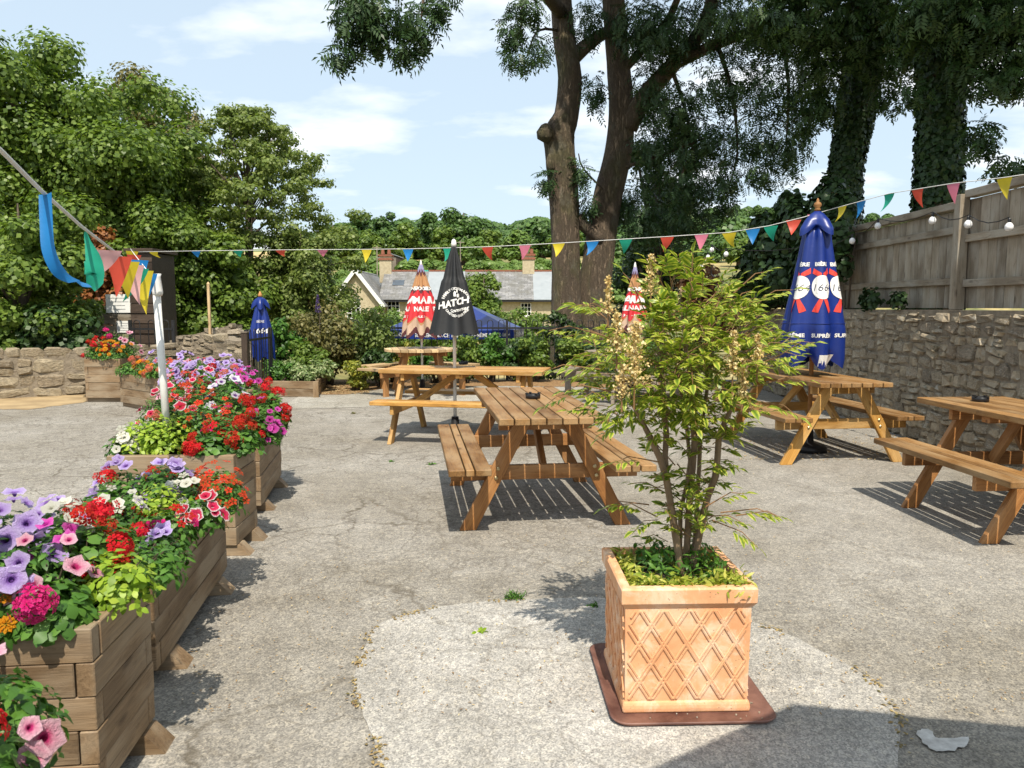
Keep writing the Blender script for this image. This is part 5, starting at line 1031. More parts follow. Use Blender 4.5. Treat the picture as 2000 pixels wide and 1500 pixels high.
def on_line(px, py):
    k = (px-1000)/FPX; a, b = (A_, C_) if px <= 1640 else (C_, B_); dY = math.cos(PITCH)+(750-py)/FPX*math.sin(PITCH); k /= dY
    t = (k*a.y-a.x)/((b.x-a.x)-k*(b.y-a.y)); Y = a.y+(b.y-a.y)*t; return D(px, py, Y)
cp = [(270, 492), (383, 490), (548, 488), (715, 487), (800, 486), (880, 484), (952, 482), (1090, 475), (1220, 467), (1303, 462), (1423, 454), (1502, 441), (1570, 424), (1640, 404), (1737, 378), (1862, 358), (1960, 347), (2060, 332)]
pts = [on_line(*p) for p in cp]
fd = [(300, 'y'), (383, 'b'), (465, 'g'), (548, 'r'), (630, 'p'), (716, 'y'), (797, 'b'), (876, 'g'), (952, 'r'), (1025, 'p'), (1091, 'y'), (1157, 'b'), (1222, 'g'), (1303, 'r'), (1370, 'p'), (1424, 'y'), (1470, 'b'), (1505, 'g'), (1550, 'r'), (1592, 'p'), (1645, 'y'), (1682, 'b'), (1737, 'g'), (1792, 'r'), (1862, 'p'), (1962, 'y')]
fl = []
for i, (px, c) in enumerate(fd):
    py = float(np.interp(px, [p[0] for p in cp], [p[1] for p in cp])); p = on_line(px, py); q = on_line(px+4, float(np.interp(px+4, [p[0] for p in cp], [p[1] for p in cp]))); small = px < 700
    fl.append((p, q-p, .17 if not small else .19, .20 if not small else .12, c, random.uniform(-.5, .5) if not small else .9))
bunting('bunting', pts, fl, 'long string of coloured pennants stretched right across the yard')
# tangled string running from the pole towards the viewer
np_ = [D(-120, 195, 1.75), D(0, 292, 2.0), D(80, 372, 2.35), D(160, 443, 2.9), D(215, 485, 3.5), D(262, 520, 4.2), ptp+Vector((0, -.02, -.05))]
fl = []
for px, py, Y, w, l, c, cu in ((212, 486, 3.5, .12, .12, 'k', .9), (232, 498, 3.75, .13, .20, 'r', .1), (246, 508, 3.95, .14, .2, 'y', .3), (256, 515, 4.1, .14, .22, 'k', -.2), (266, 522, 4.25, .14, .2, 'g', .4), (276, 526, 4.35, .14, .25, 'y', -.1), (288, 532, 4.5, .12, .19, 'b', .3), (294, 536, 4.58, .1, .16, 'k', .5)): fl.append((D(px, py, Y), Vector((.6, .8, 0)), w, l, c, cu))
bunting('bunting', np_, fl, 'tangled pennant string tied to the leaning white pole', .006)
def ribbon(path, widths, col):
    bo = [o for o in bpy.data.objects if o.get('label') == 'tangled pennant string tied to the leaning white pole'][0]; O = Vector(bo.location); P = [D(*p)-O for p in path]; vs, fs = [], []; n = 0
    for i in range(len(P)-1):
        p0, p1, p2, p3 = P[max(i-1, 0)], P[i], P[i+1], P[min(i+2, len(P)-1)]
        for j in range(6):
            t = j/6; q = .5*((2*p1)+(-p0+p2)*t+(2*p0-5*p1+4*p2-p3)*t*t+(-p0+3*p1-3*p2+p3)*t**3); w = widths[i]+(widths[i+1]-widths[i])*t; d = (p2-p1).normalized(); s = d.cross(Vector((.15, 1, .1))).normalized(); b = Vector((0, 1, 0))
            for e in (-1, 0, 1): vs.append(q+s*e*w/2+b*(.25*w if e == 0 else 0))
            n += 1
    for i in range(n-1):
        for e in (0, 1): a = i*3+e; fs.append((a, a+1, a+4, a+3))
    m = MB(); m.add(vs, fs); me = m.mesh('flag', True); me.materials.append(FM[col]); link('flag', me, None, bo)
ribbon([(88, 378, 2.38), (90, 430, 2.36), (95, 490, 2.34), (118, 535, 2.36), (150, 552, 2.42), (178, 558, 2.5)], [.045, .046, .046, .046, .04, .015], 'b')
ribbon([(166, 452, 2.95), (172, 475, 2.94), (182, 510, 2.92), (184, 540, 2.92), (176, 566, 2.95)], [.008, .03, .075, .085, .03], 'g')
# second thin strings from the pole knot to the notice shed
bunting('bunting', [ptp+Vector((-.02, .02, -.03)), D(262, 496, 7), D(255, 486, 10), A_.to_3d()+Vector((0, 0, D(270, 492, 12.9).z))], [(D(262, 497, 7), Vector((.5, .8, 0)), .14, .16, 'r', .6), (D(272, 507, 5.8), Vector((.5, .8, 0)), .15, .18, 'b', -.5), (D(258, 490, 8.6), Vector((.5, .8, 0)), .15, .17, 'y', .5)], 'short pennant string from the white pole back to the notice shed', .003)
# festoon lights along the ivy and fence
def festoon():
    b = [(1437, 540), (1458, 522), (1474, 502), (1461, 474), (1488, 487), (1521, 495), (1598, 487), (1665, 467), (1715, 437), (1822, 424), (1892, 430), (1972, 434)]; Ys = [13.5, 13, 12.6, 12.2, 11.8, 11.2, 10.0, 9.5, 9.0, 7.7, 7.2, 6.7]
    pts = [D(x, y-10, Y) for (x, y), Y in zip(b, Ys)]
    for p in pts: p.x = min(p.x, WX-.12) if p.y < 10.2 else p.x-.75
    O = pts[0]; o = empty('festoon_lights', O, 0, 'black cable of round white festoon bulbs along the ivied fence', 'lights'); path = []
    for i in range(len(pts)-1):
        for t in (0, .25, .5, .75): p = pts[i].lerp(pts[i+1], t); p.z -= .06*math.sin(math.pi*t); path.append(p-O)
    path.append(pts[-1]-O); m = MB(); m.tube(path, .005, 5); m.build('cable', M['black_plastic'], o); wb = plain('bulb_white', (.8, .8, .8), (.75, .75, .76), 5, .3, 0); h = MB(); h.lathe([(.014, 0), (.014, .03), (.01, .04)], 8); hm = h.mesh('holder'); hm.materials.append(M['black_plastic'])
    bb = MB(); bb.lathe([(.005, -.075), (.025, -.068), (.035, -.045), (.033, -.025), (.02, -.006), (.012, 0)], 12); bm_ = bb.mesh('bulb', True); bm_.materials.append(wb)
    for p in pts: q = link('bulb', bm_, None, o, Matrix.Translation(p-O-Vector((0, 0, .045)))); link('holder', hm, None, q, Matrix.Translation((0, 0, -.003)))
festoon()
# ------------------------------------------------------------ terracotta pot, tray, shrub
def potmat():
    m, nt, N, L, P = newmat('terracotta'); v = texco(N, L, (1, 1, 1), False); n = noise(N, L, v, 5, 6, .65, .8); r = ramp(N, [(.3, (.60, .27, .12)), (.52, (.68, .36, .18)), (.72, (.74, .50, .33))]); L.new(n.outputs[0], r.inputs[0])
    v2 = texco(N, L, (1.6, 1.6, 1.4), False); n2 = noise(N, L, v2, 6, 8, .72, .6); wr = ramp(N, [(.5, (0, 0, 0)), (.66, (.65,)*3)]); L.new(n2.outputs[0], wr.inputs[0]); c = mixc(N, L, wr.outputs[0], r.outputs[0], (.80, .64, .48))
    vo = N.new('ShaderNodeTexVoronoi'); vo.inputs['Scale'].default_value = 55; L.new(v.outputs[0], vo.inputs['Vector']); sr = ramp(N, [(.07, (.9,)*3), (.13, (0, 0, 0))]); L.new(vo.outputs['Distance'], sr.inputs[0]); n3 = noise(N, L, v, 9, 3); mr = ramp(N, [(.42, (0, 0, 0)), (.52, (1, 1, 1))]); L.new(n3.outputs[0], mr.inputs[0]); f = mixc(N, L, 1.0, sr.outputs[0], mr.outputs[0], 'MULTIPLY'); c = mixc(N, L, f, c, (.12, .08, .05))
    n5 = noise(N, L, v, 3.2, 7, .75, .6); dr = ramp(N, [(.56, (0, 0, 0)), (.7, (.55,)*3)]); L.new(n5.outputs[0], dr.inputs[0]); c = mixc(N, L, dr.outputs[0], c, (.30, .19, .11))
    L.new(c, P.inputs['Base Color']); P.inputs['Roughness'].default_value = .85; bump(N, L, n2.outputs[0], P, .3, .006); return m
M['terracotta'] = potmat(); M['tray'] = plain('dusty_brown_plastic', (.26, .135, .10), (.085, .036, .028), 7, .5, .25, dist=.004, lo=.35, hi=.75)
fa, fb = G(1215, 1393, .012), G(1467, 1393, .012); bl_ = G(1172, 1062, .47); fl_ = G(1222, 1150, .47)
PW = (fb-fa).length; PA = math.atan2(bl_.x-fl_.x, bl_.y-fl_.y); PA = -PA*.5; PC = (fa+fb)/2+rot2(0, PW/2, PA); PC.z = 0
ta, tb_, tc_ = G(1190, 1425), G(1515, 1412), G(1127, 1262)
def rrect(w, d, r, n=5):
    out = []
    for cx_, cy_, a0 in ((w/2-r, d/2-r, 0), (-w/2+r, d/2-r, 90), (-w/2+r, -d/2+r, 180), (w/2-r, -d/2+r, 270)):
        for k in range(n+1): a = R(a0+90*k/n); out.append((cx_+r*math.cos(a), cy_+r*math.sin(a)))
    return out
def ringed(m, rings):
    n = len(rings[0][0]); b = len(m.v)
    for pts, z in rings: m.v += [(x, y, z) for x, y in pts]
    for i in range(len(rings)-1):
        for k in range(n): a = b+i*n+k; c = b+i*n+(k+1) % n; m.f.append((a, c, c+n, a+n)); m.m.append(0)
    m.f.append(tuple(b+(len(rings)-1)*n+k for k in range(n))); m.m.append(0)
def pot():
    tr = empty('plant_tray', ((ta.x+tb_.x)/2, (ta.y+tb_.y)/2+.31, .004), R(2), 'flat brown plastic tray under the terracotta pot', 'tray'); w, d = (tb_-ta).length, (tc_-ta).length*.98; m = MB()
    ringed(m, [(rrect(w-.03, d-.03, .05), 0), (rrect(w, d, .06), .016), (rrect(w-.012, d-.012, .056), .018), (rrect(w-.035, d-.035, .05), .009)]); m.build('tray', M['tray'], tr, True)
    gm = MB()
    for i in range(120): x, y = random.uniform(-w/2+.04, w/2-.04), random.uniform(-d/2+.03, d/2-.04); s = random.uniform(.002, .005); gm.box((x, y, .0105+s*.3), (s, s, s), Matrix.Rotation(random.random(), 3, 'Z'))
    tag(gm.build('grit', M['stone'], tr), kind='stuff')
    o = empty('terracotta_pot', (PC.x, PC.y, .0135), PA, 'square terracotta pot with raised lattice pattern', 'pot'); W_ = PW; H = .46; m = MB(); b0, b1 = W_*.955, W_*.975
    def sq(s): return [(-s/2, -s/2), (s/2, -s/2), (s/2, s/2), (-s/2, s/2)]
    ringed(m, [(sq(b0), .03), (sq(b1), H-.055), (sq(b1*.85), H-.055)]); m.f.pop(); m.m.pop(); m.build('body', M['terracotta'], o)
    m = MB(); ringed(m, [(sq(W_*.99), .0), (sq(W_), .012), (sq(W_*.99), .032), (sq(b0+.004), .042)]); m.f.append((3, 2, 1, 0)); m.m.append(0); m.build('foot_moulding', M['terracotta'], o, bevel=.004)
    m = MB(); ringed(m, [(sq(b1+.004), H-.075), (sq(W_*1.04), H-.055), (sq(W_*1.045), H-.006), (sq(W_*1.02), H), (sq(W_*.9), H), (sq(W_*.88), H-.06)]); m.f.pop(); m.m.pop(); m.build('rim', M['terracotta'], o)
    m = MB(); m.box((0, 0, H-.075), (W_*.90, W_*.90, .05)); m.build('soil', M['soil'], o)
    # lattice: paired ridges on every face
    Wf, z0, z1 = b0-.012, .05, H-.085; sp = Wf/5; k = 1.6
    for f in range(4):
        rr = random.Random(f+3); lm = MB(); rot = Matrix.Rotation(f*math.pi/2, 3, 'Z'); y = -b0/2-.002
        for sgn in (1, -1):
            for i in range(-10, 16):
                for off in (-.0062, .0062):
                    c = -Wf/2+i*sp+off+rr.uniform(-.003, .003); kk = k*rr.uniform(.985, 1.015); pts = []
                    for z in np.linspace(z0, z1, 15):
                        x = c+sgn*(z-z0)/kk
                        if -Wf/2 <= x <= Wf/2: pts.append((x, y-(z-z0)*.005/.35*1.0, z))
                    if len(pts) > 1: lm.tube([rot @ Vector(p) for p in (pts[0], pts[-1])], rr.uniform(.004, .0056), 5)
        lm.build('lattice', M['terracotta'], o)
pot()
def leafmat2():
    m, nt, N, L, P = newmat('variegated_shrub_leaves'); at = N.new('ShaderNodeAttribute'); at.attribute_name = 'rnd'
    v = texco(N, L, (1, 1, 1)); n = noise(N, L, v, 7, 3); ad = N.new('ShaderNodeMath'); ad.operation = 'MULTIPLY_ADD'; ad.inputs[1].default_value = .8; ad.inputs[2].default_value = -.38; L.new(n.outputs[0], ad.inputs[0])
    s = N.new('ShaderNodeMath'); s.operation = 'ADD'; L.new(at.outputs['Fac'], s.inputs[0]); L.new(ad.outputs[0], s.inputs[1])
    r = ramp(N, [(0, (.09, .16, .02)), (.3, (.17, .26, .026)), (.62, (.36, .41, .05)), (1, (.62, .59, .13))]); L.new(s.outputs[0], r.inputs[0]); L.new(r.outputs[0], P.inputs['Base Color']); P.inputs['Roughness'].default_value = .38; P.inputs['Specular IOR Level'].default_value = .45
    t = N.new('ShaderNodeBsdfTranslucent'); c2 = mixc(N, L, 1.0, r.outputs[0], (1.2, 1.25, .7), 'MULTIPLY'); L.new(c2, t.inputs[0]); mx = N.new('ShaderNodeMixShader'); mx.inputs[0].default_value = .35; L.new(P.outputs[0], mx.inputs[1]); L.new(t.outputs[0], mx.inputs[2]); L.new(mx.outputs[0], N['Material Output'].inputs[0]); return m
M['shrub_leaf'] = leafmat2(); M['shrub_stem'] = plain('shrub_stem', (.30, .21, .13), (.15, .095, .06), 30, .9, .5, (1, 1, .3)); M['red_twig'] = plain('reddish_twig', (.27, .14, .06), (.17, .10, .045), 20, .7, .1)
def shrub():
    Y0 = PC.y; z0 = .42; o = empty('potted_shrub', (PC.x, Y0, z0), 0, 'variegated multi-stemmed shrub growing in the terracotta pot', 'shrub'); O = Vector((PC.x, Y0, z0)); rr = random.Random(5); g = np.random.default_rng(5)
    stems = [([(1335, 1100, 0), (1312, 1010, 0), (1300, 930, -.02), (1275, 860, -.05), (1235, 790, -.08), (1200, 720, -.1)], (.015, .014, .013, .011, .008, .004)), ([(1300, 930, -.02), (1302, 850, .02), (1295, 740, .05), (1280, 640, .05)], (.012, .011, .008, .004)), ([(1340, 1095, .05), (1348, 960, .05), (1356, 860, .04), (1350, 740, .02), (1335, 640, 0), (1330, 560, 0)], (.014, .013, .012, .009, .006, .003)), ([(1345, 1095, .03), (1375, 1000, .03), (1396, 930, .0), (1405, 850, -.03), (1440, 760, -.06), (1470, 690, -.08)], (.014, .013, .013, .011, .008, .004)), ([(1352, 1095, .1), (1362, 960, .12), (1366, 860, .12), (1385, 740, .1), (1400, 620, .1)], (.010, .009, .009, .007, .003)), ([(1330, 1095, .08), (1330, 1000, .1), (1350, 900, .14), (1330, 760, .14), (1310, 660, .1)], (.01, .009, .008, .006, .003))]
    for pts, rad in stems:
        P = []
        for px, py, dy in pts: P.append(D(px, py, Y0+dy)-O)
        if pts[0][1] > 1050: P[0].z = -.03
        q = []
        for i in range(len(P)-1):
            for t in (0, .5): q.append(P[i].lerp(P[i+1], t)+Vector((rr.uniform(-.004, .004), 0, 0)))
        q.append(P[-1]); r2 = [float(np.interp(i/2, range(len(rad)), rad)) for i in range(len(q))]; m = MB(); m.tube(q, r2, 8, lump=.12, seed=len(q)); m.build('stem', M['shrub_stem'], o, True)
    ctr = D(1318, 700, Y0)-O; sc = Y0/FPX; sprays = []
    for i in range(430):
        d = Vector(g.normal(size=3)).normalized(); t = g.random()**.42; py_bias = 1.0 if d.z > 0 else .78
        p = ctr+Vector((d.x*190*sc*t, d.y*180*sc*t, d.z*175*sc*t*py_bias))*(1+.14*math.sin(5*math.atan2(d.x, d.z)+1)*t)+Vector((0, 0, -ctr.z*.0)); w = 1-.25*abs(d.z)
        dr = (Vector((d.x, d.y, d.z*.5+.35))+Vector(g.normal(size=3))*.35).normalized(); 
        wp = p+O; ppx = 1000+wp.x/wp.y*FPX; ppy = 600-(wp.z-CAMH)/wp.y*FPX
        if (1195 < ppx < 1268 and ppy < 640) or (ppx < 1200 and ppy < 600) or (ppx > 1480 and ppy < 600): continue
        sprays.append((p, dr, g.uniform(.05, .13)))
    for px, py, dx, dz in ((1450, 560, .7, .6), (1430, 600, .6, .7), (1480, 590, .9, .5), (1395, 580, .3, .9), (1180, 660, -.9, .3), (1150, 650, -1, .2), (1140, 720, -1, .05), (1120, 770, -.9, -.2), (1160, 760, -.9, .1), (1250, 590, -.4, .8), (1480, 690, .8, .5), (1500, 750, .9, .2), (1510, 690, .9, .4), (1500, 790, .9, -.2), (1260, 900, -.6, .1), (1340, 930, .2, -.3), (1300, 890, -.2, .2), (1440, 1000, .9, .05), (1470, 1005, .9, .1), (1240, 985, -.9, .1), (1260, 1000, -.6, .3), (1330, 980, -.4, .3), (1400, 980, .5, .3), (1390, 1010, .8, 0), (1360, 1030, .4, .2), (1350, 560, 0, 1), (1310, 550, -.2, .9), (1420, 650, .5, .7), (1290, 960, -.4, .2), (1420, 1030, .5, -.2)): sprays.append((D(px, py, Y0-.05+rr.uniform(-.1, .1))-O, Vector((dx, rr.uniform(-.3, .1), dz)).normalized(), rr.uniform(.10, .15)))
    for i in range(64):
        q0 = rr.choice(((1312, 1010), (1300, 930), (1275, 860), (1348, 960), (1356, 860), (1375, 1000), (1396, 930), (1405, 850), (1362, 960), (1330, 1000), (1345, 1040), (1300, 850), (1250, 820), (1430, 800)))
        sprays.insert(0, (D(q0[0]+rr.gauss(0, 14), q0[1]+rr.gauss(0, 22), Y0+rr.gauss(0, .07))-O, Vector((rr.gauss(0, 1), rr.gauss(0, .7)-.2, rr.uniform(-.1, .7))).normalized(), rr.uniform(.05, .10)))
    single_ = set(range(len(sprays)-30, len(sprays))); LV = {'P': [], 'd': [], 'n': [], 's': []}; tw = MB(); tl = t_leaf(.36, .22, .10); ta_ = np.array([0, 0, 0, .35, 1, 1, 1, 1.], float)
    me1 = leafmesh('leaf', np.zeros((1, 3)), 1.0, tl, np.array([(0, 0, 1.)]), np.array([(0, 1., 0)]), up=50); me1.attributes['rnd'].data.foreach_set('value', ta_.astype(np.float32)); me1.materials.append(M['shrub_leaf'])
    for si, (p, d, ln) in enumerate(sprays):
        s = d.cross(Vector((0, 0, 1))); s = s.normalized() if s.length > .1 else Vector((1, 0, 0)); n = s.cross(d).normalized(); pairs = 4; leaves = []; mid = p+d*ln*.5+Vector((0, 0, .01)); end = p+d*ln-Vector((0, 0, .02))
        for i in range(pairs):
            t = .2+.75*i/pairs; q = p.lerp(end, t)
            for e in (-1, 1): leaves.append((q, (d*.75+s*e*rr.uniform(.6, 1)-Vector((0, 0, rr.uniform(0, .35)))).normalized(), rr.uniform(.034, .060)))
        leaves.append((end, (d-Vector((0, 0, .3))).normalized(), rr.uniform(.04, .066)))
        if si in single_:
            m = MB(); m.tube([p-d*.06, mid, end], [.0028, .002, .001], 5); k = m.build('leaf_spray', M['red_twig'], o)
            for q, dv, sz in leaves:
                zz = (n*.8+Vector((rr.uniform(-.5, .5), rr.uniform(-.5, .5), .5))); zz = (zz-dv*zz.dot(dv)).normalized(); mw = Matrix((dv.cross(zz), dv, zz)).transposed().to_4x4(); mw.translation = q; link('leaf', me1, None, k, mw @ Matrix.Scale(sz, 4))
        else:
            tw.tube([p-d*.03, mid, end], [.0018, .0013, .0008], 4)
            for q, dv, sz in leaves: LV['P'].append(q); LV['d'].append(dv); LV['n'].append(n); LV['s'].append(sz)
    me = leafmesh('foliage', np.array(LV['P']), np.array(LV['s']), tl, np.array(LV['n']), np.array(LV['d']), up=.6); me.attributes['rnd'].data.foreach_set('value', np.tile(ta_, len(LV['P'])).astype(np.float32)); tag(link('foliage', me, M['shrub_leaf'], o), kind='stuff')
    tag(tw.build('twigs', M['red_twig'], o), kind='stuff')
    cream = leafmat('cream_flower_buds', [(.55, .36, .14), (.66, .52, .24), (.74, .64, .38)], .2)
    for px, py, h, w in ((1272, 535, 75, 26), (1188, 575, 70, 24), (1240, 690, 110, 46), (1205, 650, 70, 34), (1432, 690, 80, 28), (1480, 685, 60, 22), (1450, 740, 70, 26), (1215, 745, 60, 28)):
        c = D(px, py, Y0-.30 if 600 < py else Y0-.10)-O; n = int(h*w*.13)+70; t = g.random(n); a = g.random(n)*6.28; r = w*.85*sc*(1-t*.7)*np.sqrt(g.random(n))*(.6+.4*np.sin(t*23+a*2)); P = np.stack([c.x+r*np.cos(a), c.y+r*np.sin(a), c.z+(t-.5)*h*sc], -1)
        link('flower_panicle', leafmesh('flower_panicle', P, g.uniform(.006, .013, n), T_DIAMOND, None), cream, o); m = MB(); m.tube([(c.x, c.y, c.z-h*sc*.9), (c.x, c.y, c.z+h*sc*.45)], [.003, .001], 4)
        for k in range(10):
            tt = rr.random(); aa = rr.uniform(0, 6.28); rad = w*.5*sc*(1-tt*.75); m.tube([(c.x, c.y, c.z+(tt-.6)*h*sc), (c.x+rad*math.cos(aa), c.y+rad*math.sin(aa), c.z+(tt-.45)*h*sc)], .0012, 3)
        m.build('panicle_stem', M['red_twig'], o)
shrub()
def pot_cover():
    o = empty('ground_cover_plant', (PC.x, PC.y, .415), PA, 'low yellow-green variegated ground cover along the pot rim', 'plant'); g = np.random.default_rng(8); P, S = [], []
    for i in range(2200):
        s = g.random()
        if s < .62: x, y = g.uniform(-.2, .215), -.205+abs(g.normal())*.045
        elif s < .78: x, y = .17+g.normal()*.03, -.12+g.normal()*.05
        elif s < .9: x, y = -.19+abs(g.normal())*.03, g.uniform(-.2, .2)
        else: x, y = g.uniform(-.2, .2), g.uniform(.05, .2)
        P.append((x, y, .02+abs(g.normal())*.022)); S.append(g.uniform(.022, .046))
    d = np.stack([g.normal(size=2200), g.normal(size=2200)-.3, g.uniform(.1, 1, 2200)], -1); me = leafmesh('leaves', np.array(P), np.array(S), t_leaf(.26, .15, .08), None, d, up=1.0); link('leaves', me, leafmat('cover_leaves', [(.14, .22, .02), (.32, .36, .04), (.55, .52, .12)], .3), o)
    me = leafmesh('leaves', np.array([(g.uniform(-.12, .18), g.uniform(-.1, .2), .03+g.random()*.08) for i in range(420)]), g.uniform(.025, .05, 420), t_leaf(.3, .15, .08), None, None, up=.8); link('leaves', me, LEAF['green'], o)
pot_cover()
# ------------------------------------------------------------ shrubs and beds at the back
def bush(name, px, top, Y, rad, label, leaf, n, lsize, k=22, br=None, g=0.0, seed=0, templ=T_DIAMOND, cat='shrub', group=None):
    p = D(px, top, Y); h = p.z-g; o = empty(name, (p.x, Y, g), 0, label, cat, group); bl = crown_blobs((0, 0, h*.5), (rad, rad*.8, h*.42), k, br or min(rad, h)*.3, n, seed, -.95); P, Nn = blobs_points(bl); P[:, 2] = np.maximum(P[:, 2], .02)
    link('leaves', leafmesh('leaves', P, lsize*RNG.uniform(.7, 1.3, len(P)), templ, Nn, up=.4), LEAF[leaf], o); m = MB(); rr = random.Random(seed)
    for c, r, nn in bl[:9]: m.tube([(rr.uniform(-.08, .08), rr.uniform(-.05, .05), -.03), (c[0]*.5, c[1]*.5, c[2]*.6), tuple(c)], [.02, .013, .004], 5)
    m.build('stems', M['twig'], o); return o
TL = t_leaf(.5, .1, .1)
bush('shrub', 640, 585, 14.4, .8, 'tall twiggy olive shrub in front of the gabled cottage', 'olive', 5500, .075, 40, .28, seed=1, templ=TL)
bush('shrub', 700, 590, 14.7, .75, 'tall leafy shrub with yellowing leaves below the gable', 'birch', 5000, .08, 36, .27, seed=2, templ=TL)
bush('shrub', 565, 600, 14.2, .55, 'green leafy shrub behind the iron gate', 'green', 3600, .085, 26, seed=3, templ=TL)
bush('shrub', 600, 660, 13.6, .5, 'dark green low shrub behind the raised bed', 'mid', 3200, .07, 24, seed=4, templ=TL)
bush('shrub', 745, 650, 14.1, .45, 'glossy dark shrub beside the pale round table', 'dark', 3000, .08, 20, seed=5, templ=TL)
bush('shrub', 690, 700, 13.4, .32, 'small golden shrub beside the honey-coloured table', 'yellowish', 1700, .06, 16, seed=6, templ=TL)
bush('shrub', 770, 640, 14.9, .5, 'yellow-green shrub under the red parasol', 'yellowish', 2200, .07, 20, seed=7, templ=TL)
for i, (px, tp, lf) in enumerate(((905, 650, 'mid'), (960, 640, 'green'), (1010, 645, 'dark'), (850, 665, 'green'), (1045, 640, 'mid'), (1120, 650, 'mid'), (1180, 660, 'dark'), (1270, 650, 'green'), (1340, 640, 'mid'))): bush('shrub', px, tp, 14.8+.15*(i % 3), .5, ['mid-green shrub growing along the railings', 'fresh green shrub growing along the railings', 'dark green shrub growing along the railings'][('mid', 'green', 'dark').index(lf)], lf, 2600, .075, 20, seed=20+i, templ=TL, group='shrubs along the railings')
bush('shrub', 1105, 575, 16.0, .5, 'dark upright shrub at the foot of the ash', 'dark', 5200, .08, 30, seed=40, templ=TL)
for i, (px, tp, Y, r, lf) in enumerate(((745, 592, 46, 1.5, 'mid'), (862, 583, 46, 1.7, 'farlight'), (1002, 588, 46, 1.3, 'mid'), (680, 590, 44, 1.4, 'farlight'), (1062, 598, 44, 1.2, 'mid'), (800, 590, 30, 1.6, 'farlight'), (860, 600, 28, 1.3, 'mid'), (1000, 610, 27, 1.0, 'farlight'), (1050, 640, 24, .9, 'mid'), (720, 610, 30, 1.6, 'mid'), (640, 590, 34, 2.2, 'mid'), (560, 560, 30, 2.2, 'mid'), (930, 630, 24, .9, 'mid'))): bush('garden_bush', px, tp, Y, r, ['light green bush in the lower garden', 'mid-green bush in the lower garden'][lf == 'mid'], lf, 3400, .13, 26, g=-1.18, seed=60+i, cat='bush', group='bushes in the lower garden')
# lavender spike / buddleia
def raised_bed():
    a, b = G(546, 775), G(622, 776); c = G(646, 738); o = empty('raised_bed', (b.x, b.y, 0), 0, 'low timber raised bed of pale variegated plants', 'planter'); B = Vector((b.x, b.y, 0)); h = .13; t = .05
    A2 = a-B; C2 = c-B; ux = A2.normalized(); uy = Vector((C2.x, C2.y, 0)).normalized()
    for i in range(2):
        z = h*(i+.5); board('plank', o, ux*.06+Vector((0, t/2, z)), A2*1.4+Vector((0, t/2, z)), h-.006, t, (0, -1, 0), M['sleeper']); board('plank', o, uy*.005+Vector((-t/2-.005, 0, z)), Vector((C2.x, C2.y, z))+Vector((-t/2, 0, 0)), h-.006, t, (1, 0, 0), M['sleeper'])
    board('corner_post', o, (-.03, -.028, 0), (-.03, -.028, .26), .09, .05, (0, -1, 0), M['sleeper'])
    m = MB(); q = A2*1.4; m.add([(-.06, .06, .21), (C2.x-.06, C2.y, .21), (C2.x+q.x, C2.y, .21), (q.x, q.y+.06, .21)], [(0, 1, 2, 3)]); m.build('soil', M['soil'], o)
raised_bed()
for i, (px, tp, Y, r, lf, lab) in enumerate(((590, 705, 12.95, .33, 'pale', 'pale variegated plant spilling over the raised bed'), (545, 700, 12.95, .36, 'green', 'green leafy plant at the gate end of the raised bed'), (625, 700, 13.2, .28, 'pale', 'cream-edged bushy plant at the corner of the raised bed'), (560, 695, 13.4, .4, 'pale', 'pale bushy plant at the back of the raised bed'))): bush('bedding_plant', px, tp, Y, r, lab, lf, 2600, .05, 22, g=.2, seed=80+i, templ=TL, cat='plant')
def cone_flower():
    p = D(622, 640, 14.0); o = empty('buddleia', (p.x, 14.0, 0), 0, 'purple buddleia spike above the olive shrub', 'shrub'); top = D(622, 580, 14).z; m = MB(); m.tube([(0, 0, -.02), (.03, 0, top-.3), (0, 0, top)], [.012, .008, .004], 5); m.build('stem', M['twig'], o); n = 260; t = RNG.random(n); a = RNG.random(n)*6.28; r = .05*(1.1-t)
    link('flower_spike', leafmesh('flower_spike', np.stack([r*np.cos(a), r*np.sin(a), top-.28+t*.32], -1), .025, T_DIAMOND), leafmat('buddleia_purple', [(.08, .05, .16), (.18, .12, .32)], .2), o)
cone_flower()
# ------------------------------------------------------------ railings
def hoop_mesh(h, w):
    m = MB(); pts = [(-w/2, 0, .02), (-w/2, 0, h-w/2)]+[(-w/2*math.cos(a), 0, h-w/2+w/2*math.sin(a)) for a in np.linspace(.3, math.pi-.3, 6)]+[(w/2, 0, h-w/2), (w/2, 0, .02)]; m.tube(pts, .008, 5); me = m.mesh('hoop'); me.materials.append(M['black_metal']); return me
HM = hoop_mesh(1.2, .11)
def railing(a, b, h, label, z0=0):
    a, b = Vector((*a, z0)), Vector((*b, z0)); L = (b-a).length; o = empty('iron_railing', a, math.atan2(b.y-a.y, b.x-a.x), label, 'railing', 'black bow-topped iron railings'); n = int(L/.22)
    for i in range(n): link('hoop', HM, None, o, Matrix.Translation(((i+.5)*L/n, 0, 0)) @ Matrix.Diagonal((1, 1, h/1.2, 1)))
    for z in (.12, h-.16): m = MB(); m.box((L/2, -.012, z), (L, .012, .035)); m.build('rail', M['black_metal'], o)
    for x in np.linspace(0, L, max(2, int(L/2.2)+1)): m = MB(); m.box((x, .015, h*.5), (.05, .05, h)); m.build('post', M['black_metal'], o)
railing((-3.2, 15.35), (3.0, 15.35), 1.2, 'long run of black bow-topped railings behind the round tables')
ga = Vector((-3.93, 11.5, 0)); railing((ga.x, ga.y), (ga.x-.05, ga.y+1.3), 1.12, 'short black bow-topped gate railing before the blue parasol')
